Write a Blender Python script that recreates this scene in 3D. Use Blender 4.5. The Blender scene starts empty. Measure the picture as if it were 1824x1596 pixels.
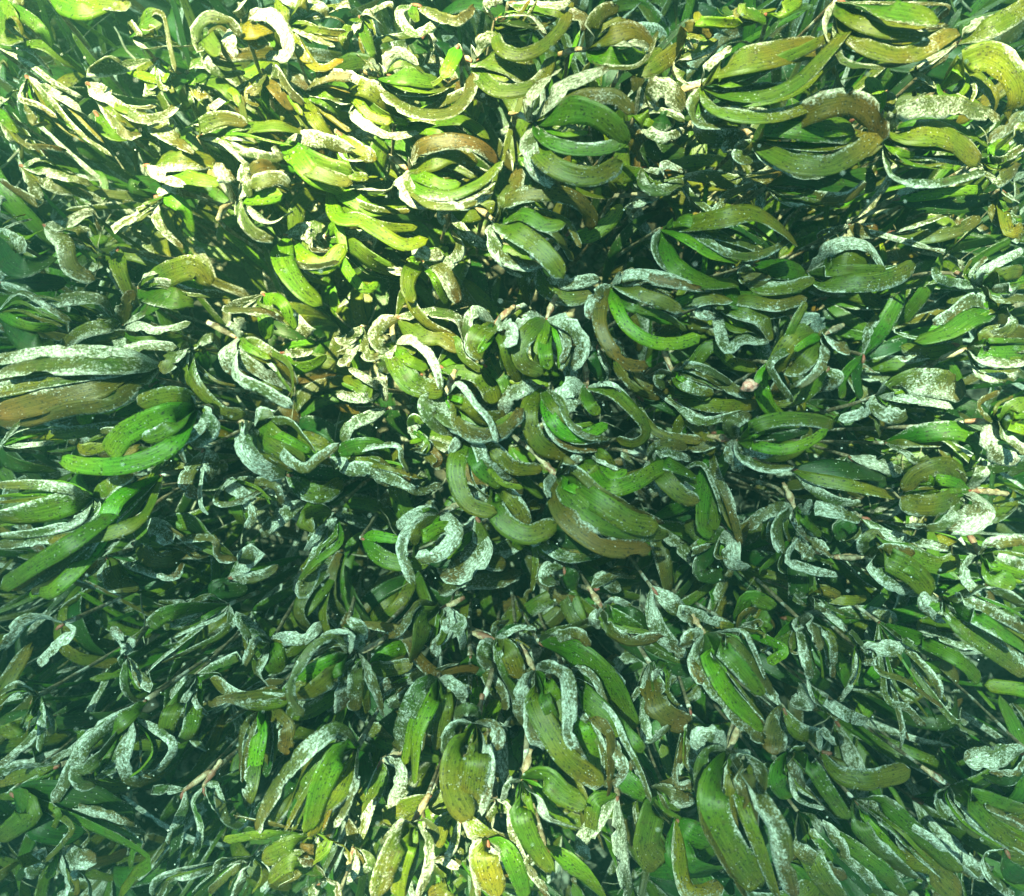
import bpy, math, random
from mathutils import Vector, Matrix
random.seed(7)
R = random.Random(11)
scene = bpy.context.scene
COL = scene.collection

# ---------------------------------------------------------------- camera
PW, PH = 1824.0, 1596.0          # size of the photograph
CAM_Z = 0.55                     # lens above the sea bed, metres
HFOV = math.radians(80)
FPX = PW / 2 / math.tan(HFOV / 2)
cam_data = bpy.data.cameras.new('camera')
cam = bpy.data.objects.new('camera', cam_data)
COL.objects.link(cam)
cam.location = (0, 0, CAM_Z)
cam.rotation_euler = (0, 0, 0)
cam_data.sensor_width = 36
cam_data.lens = 18 / math.tan(HFOV / 2)
cam_data.clip_start = 0.01
cam_data.clip_end = 200
cam_data.dof.use_dof = True
cam_data.dof.focus_distance = 0.365
cam_data.dof.aperture_fstop = 5.5
scene.camera = cam

# ---------------------------------------------------------------- light
SUN_DIR = Vector((-0.30, 0.42, 1.30)).normalized()      # towards the sun
SUN_EL = math.asin(SUN_DIR.z)
SUN_AZ = math.atan2(SUN_DIR.x, SUN_DIR.y)
world = bpy.data.worlds.new('World')
scene.world = world
world.use_nodes = True
wn = world.node_tree
for n in list(wn.nodes): wn.nodes.remove(n)
sky = wn.nodes.new('ShaderNodeTexSky'); sky.sky_type = 'NISHITA'; sky.sun_disc = False
sky.sun_elevation = SUN_EL; sky.sun_rotation = SUN_AZ
bg = wn.nodes.new('ShaderNodeBackground'); bg.inputs['Strength'].default_value = 0.12
wo = wn.nodes.new('ShaderNodeOutputWorld')
wn.links.new(sky.outputs[0], bg.inputs[0]); wn.links.new(bg.outputs[0], wo.inputs[0])
sd = bpy.data.lights.new('sun', 'SUN'); sd.energy = 5.0; sd.angle = math.radians(0.5); sd.color = (1.0, 0.95, 0.86)
sun = bpy.data.objects.new('sun', sd); COL.objects.link(sun)
sun.location = (0, 0, 3)
sun.rotation_euler = SUN_DIR.to_track_quat('Z', 'Y').to_euler()
scene.view_settings.view_transform = 'Standard'
scene.view_settings.look = 'None'
scene.view_settings.gamma = 1.0
scene.view_settings.exposure = EXPOSURE = 2.95
scene.cycles.transparent_max_bounces = 16

# ---------------------------------------------------------------- helpers
def world_at(px, py, z):
    "point at height z over the bed that shows at this spot of the photograph"
    d = CAM_Z - z
    return Vector(((px - PW / 2) / FPX * d, -(py - PH / 2) / FPX * d, z))

def tag(o, label=None, cat=None, group=None, kind=None):
    if label: o['label'] = label
    if cat: o['category'] = cat
    if group: o['group'] = group
    if kind: o['kind'] = kind
    return o

def link(name, me, mat, parent=None):
    o = bpy.data.objects.new(name, me); COL.objects.link(o)
    if mat and not me.materials: me.materials.append(mat)
    if parent: o.parent = parent
    return o

def nodes_of(name):
    m = bpy.data.materials.new(name); m.use_nodes = True
    nt = m.node_tree
    for n in list(nt.nodes): nt.nodes.remove(n)
    return m, nt

class G:
    "small node graph helper"
    def __init__(s, nt): s.nt = nt
    def new(s, t, **kw):
        n = s.nt.nodes.new(t)
        for k, v in kw.items(): setattr(n, k, v)
        return n
    def put(s, sock, v):
        if hasattr(v, 'node'): s.nt.links.new(v, sock)
        else: sock.default_value = v
    def math(s, op, a, b=0.0, clamp=False):
        n = s.new('ShaderNodeMath', operation=op, use_clamp=clamp)
        s.put(n.inputs[0], a); s.put(n.inputs[1], b); return n.outputs[0]
    def noise(s, vec, scale, detail=3, rough=0.55):
        n = s.new('ShaderNodeTexNoise'); s.put(n.inputs['Vector'], vec)
        n.inputs['Scale'].default_value = scale; n.inputs['Detail'].default_value = detail
        n.inputs['Roughness'].default_value = rough; return n.outputs['Fac']
    def voro(s, vec, scale, out='Distance', feature='F1'):
        n = s.new('ShaderNodeTexVoronoi', feature=feature); s.put(n.inputs['Vector'], vec)
        n.inputs['Scale'].default_value = scale; return n.outputs[out]
    def rng(s, v, a, b, c=0.0, d=1.0, smooth=True):
        n = s.new('ShaderNodeMapRange', interpolation_type='SMOOTHSTEP' if smooth else 'LINEAR')
        s.put(n.inputs[0], v)
        for i, x in enumerate((a, b, c, d)): s.put(n.inputs[i + 1], x)
        return n.outputs[0]
    def mix(s, f, a, b, mode='MIX'):
        n = s.new('ShaderNodeMix', data_type='RGBA', blend_type=mode)
        s.put(n.inputs[0], f); s.put(n.inputs[6], a); s.put(n.inputs[7], b); return n.outputs[2]
    def scale(s, vec, xyz):
        n = s.new('ShaderNodeMapping'); s.put(n.inputs[0], vec); n.inputs['Scale'].default_value = xyz; return n.outputs[0]

# ---------------------------------------------------------------- materials
def leaf_material():
    m, nt = nodes_of('seagrass_leaf'); g = G(nt)
    out = g.new('ShaderNodeOutputMaterial')
    uv = g.new('ShaderNodeUVMap').outputs[0]            # metres along / across the leaf
    base = g.new('ShaderNodeAttribute', attribute_name='base').outputs['Color']
    at = g.new('ShaderNodeAttribute', attribute_name='crust').outputs['Fac']
    fine = g.noise(uv, 750, 5, 0.8)
    mid = g.noise(uv, 210, 3, 0.6)
    big = g.noise(uv, 60, 2, 0.5)
    # longitudinal veins
    vein = g.noise(g.scale(uv, (40, 1500, 1)), 1.0, 2, 0.5)
    col = g.mix(g.rng(big, .3, .7), base, g.mix(1.0, base, (1.35, .95, .75, 1), 'MULTIPLY'))
    col = g.mix(g.rng(vein, .35, .62, 0, .85), col, g.mix(1.0, col, (.50, .55, .50, 1), 'MULTIPLY'))
    # dark epiphyte specks
    v1 = g.voro(g.scale(uv, (.8, 1.5, 1)), 430)
    sp = g.math('MULTIPLY', g.rng(v1, .20, .34, 1, 0), g.rng(mid, .36, .52))
    col = g.mix(g.math('MULTIPLY', g.math('MULTIPLY', sp, g.rng(fine, .3, .5)), .9), col, (.018, .018, .012, 1))
    v1b = g.voro(uv, 1050)
    col = g.mix(g.math('MULTIPLY', g.rng(v1b, .14, .3, 1, 0), .75), col, (.02, .022, .01, 1))
    # brown film
    film = g.rng(g.noise(uv, 130, 4, .7), .52, .72, 0, .6)
    col = g.mix(g.math('MULTIPLY', film, g.rng(at, 0, .5, .35, 1)), col, (.085, .055, .022, 1))
    # chalky crust
    t = g.math('ADD', g.math('MULTIPLY', fine, .62), g.math('MULTIPLY', mid, .26))
    t = g.math('ADD', t, g.math('MULTIPLY', big, .12))
    thr = g.rng(at, 0, 1, .80, .28, False)
    cr = g.math('MULTIPLY', g.math('MULTIPLY', g.math('SUBTRACT', t, thr), 17, True), .94)
    v2 = g.voro(uv, 460)
    dots = g.math('MULTIPLY', g.rng(v2, .10, .20, 1, 0), g.rng(big, .42, .55))
    cr = g.math('MAXIMUM', cr, g.math('MULTIPLY', dots, .85))
    cc = g.mix(g.rng(g.noise(uv, 520, 3, .7), .3, .75), (.30, .34, .28, 1), (.80, .83, .76, 1))
    cc = g.mix(g.math('MULTIPLY', g.rng(v1b, .1, .34, 1, 0), .6), cc, (.10, .075, .06, 1))
    crack = g.rng(g.noise(g.scale(uv, (1, 2.2, 1)), 420, 5, .82), .47, .54, 0, 1)
    cc = g.mix(g.math('MULTIPLY', crack, .8), cc, (.13, .12, .07, 1))
    col = g.mix(cr, col, cc)
    bump = g.new('ShaderNodeBump'); bump.inputs['Strength'].default_value = .55; bump.inputs['Distance'].default_value = .0006
    h = g.math('ADD', g.math('MULTIPLY', cr, .8), g.math('MULTIPLY', fine, .7)); h = g.math('ADD', h, g.math('MULTIPLY', vein, .5))
    g.put(bump.inputs['Height'], h)
    p = g.new('ShaderNodeBsdfPrincipled'); g.put(p.inputs['Base Color'], col)
    g.put(p.inputs['Roughness'], g.rng(cr, 0, 1, .34, .8)); p.inputs['Specular IOR Level'].default_value = .38
    g.put(p.inputs['Normal'], bump.outputs[0])
    tr = g.new('ShaderNodeBsdfTranslucent'); g.put(tr.inputs[0], g.mix(1.0, col, (1.7, 1.5, .6, 1), 'MULTIPLY'))
    mx = g.new('ShaderNodeMixShader'); g.put(mx.inputs[0], g.rng(cr, 0, 1, .38, .10))
    nt.links.new(p.outputs[0], mx.inputs[1]); nt.links.new(tr.outputs[0], mx.inputs[2])
    nt.links.new(mx.outputs[0], out.inputs[0])
    return m

def simple(name, c1, c2, scale, rough=.7, c3=None, stretch=(1, 1, 1), bumpd=.0008, lo=.4, hi=.6):
    m, nt = nodes_of(name); g = G(nt)
    out = g.new('ShaderNodeOutputMaterial'); co = g.new('ShaderNodeTexCoord').outputs['Object']
    n1 = g.noise(g.scale(co, stretch), scale, 6, .7)
    col = g.mix(g.rng(n1, lo, hi), c1, c2)
    if c3: col = g.mix(g.rng(g.noise(co, scale * .33, 4, .65), .54, .62), col, c3)
    v = g.voro(co, scale * 3)
    col = g.mix(g.rng(v, .1, .35, .6, 0), col, g.mix(1.0, col, (.3, .3, .3, 1), 'MULTIPLY'))
    p = g.new('ShaderNodeBsdfPrincipled'); g.put(p.inputs['Base Color'], col); p.inputs['Roughness'].default_value = rough
    b = g.new('ShaderNodeBump'); b.inputs['Strength'].default_value = .8; b.inputs['Distance'].default_value = bumpd
    g.put(b.inputs['Height'], n1); g.put(p.inputs['Normal'], b.outputs[0])
    nt.links.new(p.outputs[0], out.inputs[0]); return m

M_LEAF = leaf_material()
M_STEM = simple('brown_stem', (.10, .065, .035, 1), (.24, .20, .13, 1), 260, .7, (.5, .5, .44, 1))
M_SHEATH = simple('tan_sheath', (.26, .15, .075, 1), (.46, .36, .23, 1), 260, .55, (.20, .08, .05, 1), (1, 1, 1))
M_NODE = simple('red_joint', (.26, .06, .045, 1), (.14, .07, .035, 1), 400, .6)
M_BED = simple('reef_bed', (.012, .013, .008, 1), (.075, .07, .045, 1), 60, .9, (.22, .22, .17, 1), (1, 1, 1), .004, .42, .66)
M_RUBBLE = simple('rubble', (.06, .055, .035, 1), (.30, .28, .20, 1), 130, .9, (.10, .16, .04, 1), (1, 1, 1), .002)
M_PINK = simple('pink_shell', (.50, .20, .17, 1), (.70, .45, .38, 1), 300, .5)
M_HAIR = simple('algae_thread', (.10, .085, .05, 1), (.30, .29, .2, 1), 90, .7)
M_SNOW = simple('pale_particle', (.7, .7, .65, 1), (.8, .8, .75, 1), 90, .7)

# ---------------------------------------------------------------- water
SURF_Z = 1.3
def water_surface():
    m, nt = nodes_of('light_painted_water'); g = G(nt)
    out = g.new('ShaderNodeOutputMaterial'); co = g.new('ShaderNodeTexCoord').outputs['Object']
    w = g.new('ShaderNodeTexNoise'); g.put(w.inputs['Vector'], co); w.inputs['Scale'].default_value = 3.5; w.inputs['Detail'].default_value = 2
    wv = g.new('ShaderNodeVectorMath', operation='MULTIPLY_ADD')
    g.put(wv.inputs[0], w.outputs['Color']); wv.inputs[1].default_value = (.35, .35, 0); g.put(wv.inputs[2], co)
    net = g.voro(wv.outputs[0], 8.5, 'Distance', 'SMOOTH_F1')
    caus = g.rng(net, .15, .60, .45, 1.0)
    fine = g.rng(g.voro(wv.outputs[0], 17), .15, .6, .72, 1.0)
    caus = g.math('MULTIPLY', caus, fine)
    # pools of sunlight painted into the transparency, placed over the photograph's bright areas
    tot = POOL_BASE
    for px, py, rx, ry, s in PAINTED_POOLS:
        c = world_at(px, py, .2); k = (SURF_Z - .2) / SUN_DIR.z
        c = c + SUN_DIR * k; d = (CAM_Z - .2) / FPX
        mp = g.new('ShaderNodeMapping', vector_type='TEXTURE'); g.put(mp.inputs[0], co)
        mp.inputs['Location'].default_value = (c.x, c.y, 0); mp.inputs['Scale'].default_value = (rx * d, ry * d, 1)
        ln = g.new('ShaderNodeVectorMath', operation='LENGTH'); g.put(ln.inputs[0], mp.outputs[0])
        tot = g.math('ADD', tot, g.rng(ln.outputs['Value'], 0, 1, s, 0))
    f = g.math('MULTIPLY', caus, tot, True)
    tint = g.mix(f, (0, 0, 0, 1), g.mix(g.rng(tot, .25, 1.0, 0, 1), TINT_DIM_LIGHT, TINT_SUN_POOL))
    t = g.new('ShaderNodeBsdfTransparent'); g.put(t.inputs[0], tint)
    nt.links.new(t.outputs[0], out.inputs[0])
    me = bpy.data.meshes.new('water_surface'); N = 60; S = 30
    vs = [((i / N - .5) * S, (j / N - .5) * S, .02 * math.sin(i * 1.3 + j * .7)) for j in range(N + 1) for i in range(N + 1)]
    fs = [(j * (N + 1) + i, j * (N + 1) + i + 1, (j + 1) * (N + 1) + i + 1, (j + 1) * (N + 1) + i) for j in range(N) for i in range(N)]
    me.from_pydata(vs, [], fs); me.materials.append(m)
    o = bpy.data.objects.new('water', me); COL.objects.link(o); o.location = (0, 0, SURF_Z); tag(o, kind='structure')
TINT_DIM_LIGHT = (.57, 1.0, .80, 1)
TINT_SUN_POOL = (.88, 1.0, .54, 1)
POOL_BASE = .25
PAINTED_POOLS = [(500, 330, 640, 500, 1.0), (90, 60, 560, 480, .75), (750, 20, 1100, 340, .48), (1050, 180, 480, 380, .45), (1650, 150, 620, 440, .80),
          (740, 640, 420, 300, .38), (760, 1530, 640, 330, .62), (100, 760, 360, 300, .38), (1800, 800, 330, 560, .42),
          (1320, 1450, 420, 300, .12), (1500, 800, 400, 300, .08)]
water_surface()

# ---------------------------------------------------------------- sea bed
from mathutils import noise as mn
def bedz(x, y):
    z = .022 * mn.noise(Vector((x * 9, y * 9, 0))) + .012 * mn.noise(Vector((x * 26, y * 26, 3))) + .006 * mn.noise(Vector((x * 70, y * 70, 5)))
    return z
def sea_bed():
    N = 300
    ax = []
    for i in range(N + 1):
        t = i / N * 2 - 1; ax.append(math.copysign(.75 * abs(t) + 14.25 * abs(t) ** 9, t))
    vs = [(x, y, bedz(x, y)) for y in ax for x in ax]
    fs = [(j * (N + 1) + i, j * (N + 1) + i + 1, (j + 1) * (N + 1) + i + 1, (j + 1) * (N + 1) + i) for j in range(N) for i in range(N)]
    me = bpy.data.meshes.new('sea_bed'); me.from_pydata(vs, [], fs); me.shade_smooth()
    tag(link('sea_bed', me, M_BED), kind='structure')
sea_bed()

# ---------------------------------------------------------------- leaves
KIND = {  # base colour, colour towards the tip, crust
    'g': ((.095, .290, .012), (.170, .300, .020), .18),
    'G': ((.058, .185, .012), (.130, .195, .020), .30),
    'd': ((.022, .085, .016), (.040, .090, .016), .26),  # green darkened for leaves that lie in shadow
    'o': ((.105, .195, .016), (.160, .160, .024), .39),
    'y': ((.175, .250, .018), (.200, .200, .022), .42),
    'b': ((.110, .130, .022), (.145, .105, .026), .43),
    'm': ((.090, .155, .020), (.125, .110, .026), .51),
    'w': ((.090, .150, .030), (.120, .120, .036), .61),
}
def catmull(P, n):
    Q = [P[0] * 2 - P[1]] + P + [P[-1] * 2 - P[-2]]
    out = []
    for k in range(len(P) - 1):
        a, b, c, d = Q[k:k + 4]
        for i in range(12):
            t = i / 12
            out.append(.5 * ((2 * b) + (c - a) * t + (2 * a - 5 * b + 4 * c - d) * t * t + (3 * b - a - 3 * c + d) * t ** 3))
    out.append(P[-1])
    L = [0]
    for i in range(1, len(out)): L.append(L[-1] + (out[i] - out[i - 1]).length)
    res = []; j = 0
    for i in range(n + 1):
        s = L[-1] * i / n
        while j < len(L) - 2 and L[j + 1] < s: j += 1
        f = (s - L[j]) / max(1e-9, L[j + 1] - L[j]); res.append(out[j].lerp(out[j + 1], min(1, max(0, f))))
    return res, L[-1]

def leaf_mesh(path, width, kind, rnd, roll=0.0, twist=0.0):
    "path: list of local 3-D points from the joint to the tip"
    ca, cb, crust = KIND[kind]
    P, L = catmull(path, 26)
    n = len(P) - 1
    K = (-1, -.62, 0, .62, 1)
    jag = .13 if kind == 'w' else .08 if kind == 'm' else .04
    broken = rnd.random() < {'w': .55, 'm': .35, 'b': .3}.get(kind, .06)
    sd = rnd.uniform(0, 500); u0 = rnd.uniform(0, 3); v0 = rnd.uniform(0, 3)
    bites = []
    if kind in 'wmb':
        for _ in range(rnd.randint(1, 4)): bites.append((rnd.uniform(.25, .98), rnd.choice((-1, 1)), rnd.uniform(.25, .8), rnd.uniform(.02, .06)))
    vs = []; uvs = []; cr = []; co = []
    cup = rnd.uniform(.02, .16) * rnd.choice((1, 1, -1)); th = .00035
    hue = [rnd.uniform(.8, 1.25), rnd.uniform(.88, 1.15), rnd.uniform(.8, 1.2)]
    edge_side = rnd.choice((-1, 1)); crv = rnd.uniform(-.14, .10)
    tap = rnd.uniform(0, .7)
    tipR = min(.4, width * .5 / max(L, 1e-6) * rnd.uniform(.9, 1.5))
    for layer in (0, 1):
        for i, p in enumerate(P):
            t = i / n
            a = P[max(0, i - 1)]; b = P[min(n, i + 1)]
            T = (b - a).normalized()
            up = Vector((0, 0, 1)); 
            if abs(T.z) > .95: up = Vector((1, 0, 0))
            S = T.cross(up).normalized(); Nn = S.cross(T).normalized()
            r = roll + twist * (t - .3)
            S2 = S * math.cos(r) + Nn * math.sin(r); N2 = Nn * math.cos(r) - S * math.sin(r)
            prof = (.16 + .84 * math.sin(math.pi / 2 * min(1, t / .38)) ** 1.1) * (1 - tap * max(0, t - .5))
            if t > 1 - tipR:
                q = (t - (1 - tipR)) / tipR
                prof *= (1 - .45 * q) if broken else max(.05, math.sqrt(max(0, 1 - q * q)))
            for k in K:
                e = 0
                if abs(k) == 1:
                    e = (jag + .10 * max(0, t - .6)) * mn.noise(Vector((t * 16, k * 7, sd))) + .6 * jag * mn.noise(Vector((t * 47, k * 9, sd)))
                    for bt, bs, bd, bw in bites:
                        if bs == k and abs(t - bt) < bw: e -= bd * (1 - abs(t - bt) / bw) ** .5
                w = width * .5 * prof * (k * (1 + e))
                rag = 0
                if broken and i == n: rag = .55 * width * mn.noise(Vector((k * 3, 2, sd)))
                q = p + S2 * w + N2 * (-cup * width * (k * k) * prof * .5) + T * rag
                q = q + Vector((0, 0, .0009)) * mn.noise(Vector((t * 9, k, sd + 9)))
                if layer: q = q - N2 * th * (1.2 - .7 * abs(k))
                vs.append(q); uvs.append((u0 + t * L, v0 + k * width * .5))
                c = crust + crv + .25 * mn.noise(Vector((t * 4.5, k * .9, sd + 20)))
                if k == edge_side: c += .30
                elif k == edge_side * .62: c += .10
                if kind in 'mwb': c += .12 * (1 - t) - .03
                cr.append(max(0, min(1, c)))
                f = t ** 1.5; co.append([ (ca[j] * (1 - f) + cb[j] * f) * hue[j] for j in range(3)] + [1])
    W = len(K); O = (n + 1) * W; fs = []
    for i in range(n):
        for k in range(W - 1):
            a = i * W + k
            fs.append((a, a + 1, a + W + 1, a + W)); fs.append((O + a, O + a + W, O + a + W + 1, O + a + 1))
        a = i * W; fs.append((a, a + W, O + a + W, O + a)); a += W - 1; fs.append((a, O + a, O + a + W, a + W))
    for k in range(W - 1):
        fs.append((k, O + k, O + k + 1, k + 1)); a = n * W + k; fs.append((a, a + 1, O + a + 1, O + a))
    me = bpy.data.meshes.new('leaf'); me.from_pydata(vs, [], fs)
    uvl = me.uv_layers.new(name='UVMap')
    idx = [0] * len(me.loops); me.loops.foreach_get('vertex_index', idx)
    flat = []
    for v in idx: flat += uvs[v]
    uvl.data.foreach_set('uv', flat)
    A = me.attributes.new('crust', 'FLOAT', 'POINT'); A.data.foreach_set('value', cr)
    A = me.attributes.new('base', 'FLOAT_COLOR', 'POINT'); A.data.foreach_set('color', [x for c in co for x in c])
    me.shade_smooth(); me.materials.append(M_LEAF)
    return me

def tube_mesh(path, radii, name, seg=7, n=10, wob=0):
    P, L = catmull(path, n); vs = []; fs = []
    for i, p in enumerate(P):
        t = i / n; a = P[max(0, i - 1)]; b = P[min(n, i + 1)]; T = (b - a).normalized()
        S = T.cross(Vector((.3, .1, 1))).normalized(); U = S.cross(T)
        x = t * (len(radii) - 1); k = min(int(x), len(radii) - 2); r = radii[k] + (radii[k + 1] - radii[k]) * (x - k)
        r *= 1 + wob * mn.noise(p * 400)
        for s in range(seg):
            an = s / seg * 2 * math.pi; vs.append(p + S * math.cos(an) * r + U * math.sin(an) * r * .8)
    for i in range(n):
        for s in range(seg):
            a = i * seg + s; b = i * seg + (s + 1) % seg; fs.append((a, b, b + seg, a + seg))
    fs.append(tuple(range(seg))[::-1]); fs.append(tuple(n * seg + s for s in range(seg)))
    me = bpy.data.meshes.new(name); me.from_pydata(vs, [], fs); me.shade_smooth(); return me
GROUP = 'seagrass shoots of the meadow'
TS = 1824 / 620.0
TILES = dict(A=(0, 0), B=(600, 0), C=(1204, 0), D=(0, 520), E=(600, 520), F=(1204, 520), G=(0, 1056), H=(600, 1056), I=(1204, 1056))
LEVEL = (.085, .125, .165, .205, .245)
def parse(line, li):
    parts = [s.strip() for s in line.split('|')]
    hd = parts[0].split(); tile = hd[0]; lv = float(hd[1])
    if tile == 'Z': ox, oy, sc = 900, 440, 4.56
    else: (ox, oy), sc = TILES[tile], TS
    def pt(s):
        x, y = s.split(','); return ox + float(x) / sc, oy + float(y) / sc
    node = pt(hd[2]); stem = [pt(s) for s in hd[3:]]
    label = parts[1]; leaves = []
    for s in parts[2:]:
        q = s.split(); leaves.append((q[0][0], float(q[0][1:]) / sc, [pt(x) for x in q[1:]]))
    return lv, node, stem, label, leaves

def hero(line, li):
    lv, node, stem, label, leaves = parse(line, li)
    rnd = random.Random(li * 31 + 5)
    z0 = .085 + .04 * lv + rnd.uniform(-.004, .004)
    N0 = world_at(node[0], node[1], z0)
    mean = Vector((0, 0, 0))
    for k, w, pts in leaves: mean += world_at(*pts[-1], z0) - N0
    mean.z = 0
    if mean.length > 1e-6: mean.normalize()
    foot_xy = N0 - mean * .03
    root = bpy.data.objects.new('seagrass_shoot', None); COL.objects.link(root)
    root.empty_display_size = .01
    # stem down to the bed
    path = [Vector((0, 0, 0))]
    zz = z0
    for s in stem:
        zz -= .007; path.append(world_at(s[0], s[1], zz) - N0)
    if stem:
        dirv = (path[-1] - path[0]); foot_xy = N0 + Vector((path[-1].x, path[-1].y, 0)) + Vector((dirv.x, dirv.y, 0)) * .6
        foot_xy.x += rnd.uniform(-.008, .008)
    foot = Vector((foot_xy.x, foot_xy.y, bedz(foot_xy.x, foot_xy.y) - .004))
    root.location = foot
    off = N0 - foot
    tag(root, label, 'seagrass', GROUP)
    full = path + [(path[-1] * .5 + (foot - N0) * .5) + Vector((rnd.uniform(-.006, .006), rnd.uniform(-.006, .006), .01)), foot - N0]
    link('stem', tube_mesh([p + off for p in full], [.0016, .0013, .0014, .0016, .0022], 'stem', 7, 22, .5), M_STEM, root)
    if stem:
        e = path[1] if len(path) > 1 else path[-1]
        h = math.hypot(e.x, e.y); q = min(.026, max(.016, h)) / max(h, 1e-5); e = Vector((e.x * q, e.y * q, -.005))
        up = Vector((0, 0, .0012))
        link('sheath', tube_mesh([off + up, e * .5 + off + up * 1.5, e + off + up * .3], [.0010, .0016, .0021, .0016, .0012], 'sheath', 8, 14, .5), M_SHEATH, root)
    link('joint', tube_mesh([off + Vector((0, 0, .0008)), off + mean * .003 + Vector((0, 0, .0015)), off + mean * .0055 + Vector((0, 0, .001))], [.0008, .0013, .0008], 'joint', 8, 6, .3), M_NODE, root)
    if len(leaves) >= 4:                              # younger blades folded between the outer leaves
        full3 = [l for l in leaves if l[0] != 'd']
        for _ in range(7):
            a, b = rnd.sample(full3, 2) if len(full3) > 1 else (leaves[0], leaves[1])
            fa = rnd.uniform(.3, .7); pts = []
            for q in (.33, .66, 1):
                def at(l):
                    p = [node] + l[2]; x = q * (len(p) - 1); j = min(int(x), len(p) - 2); f = x - j
                    return p[j][0] * (1 - f) + p[j + 1][0] * f, p[j][1] * (1 - f) + p[j + 1][1] * f
                A, B = at(a), at(b); pts.append((A[0] * fa + B[0] * (1 - fa), A[1] * fa + B[1] * (1 - fa)))
            if math.hypot(pts[-1][0] - node[0], pts[-1][1] - node[1]) > 18:
                leaves.insert(0, (rnd.choice('GGgomdowo'), min(a[1], b[1]) * rnd.uniform(.32, .75), pts))
    for i, (k, w, pts) in enumerate(leaves):
        L = 0; prev = node; ds = [0]
        for p in pts: L += math.hypot(p[0] - prev[0], p[1] - prev[1]); ds.append(L); prev = p
        lw = L / FPX * (CAM_Z - z0)
        amp = min(.035, lw * rnd.uniform(.14, .30)); end = rnd.uniform(-.02, .012)
        if k == 'd': amp *= .3; end = -.01
        lift = .0018 * (i + 1)
        path3 = []
        for (x, y), s in zip([node] + pts, ds):
            t = s / L; z = z0 + lift * min(1, t * 6) + amp * math.sin(math.pi * min(1, t * .9)) + end * t * t
            z = min(z, .34); path3.append(world_at(x, y, z) - N0 + off)
        if (path3[1] - path3[0]).length < 1e-5: path3[1] += Vector((.001, 0, 0))
        wd = w / FPX * (CAM_Z - z0 - amp * .6) * rnd.uniform(.88, 1.04)
        me = leaf_mesh(path3, wd, k, rnd, rnd.uniform(-.65, .65) if k in 'wmb' else rnd.uniform(-.4, .4), rnd.uniform(-1.1, 1.1))
        link('leaf', me, None, root)
    return root

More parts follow.
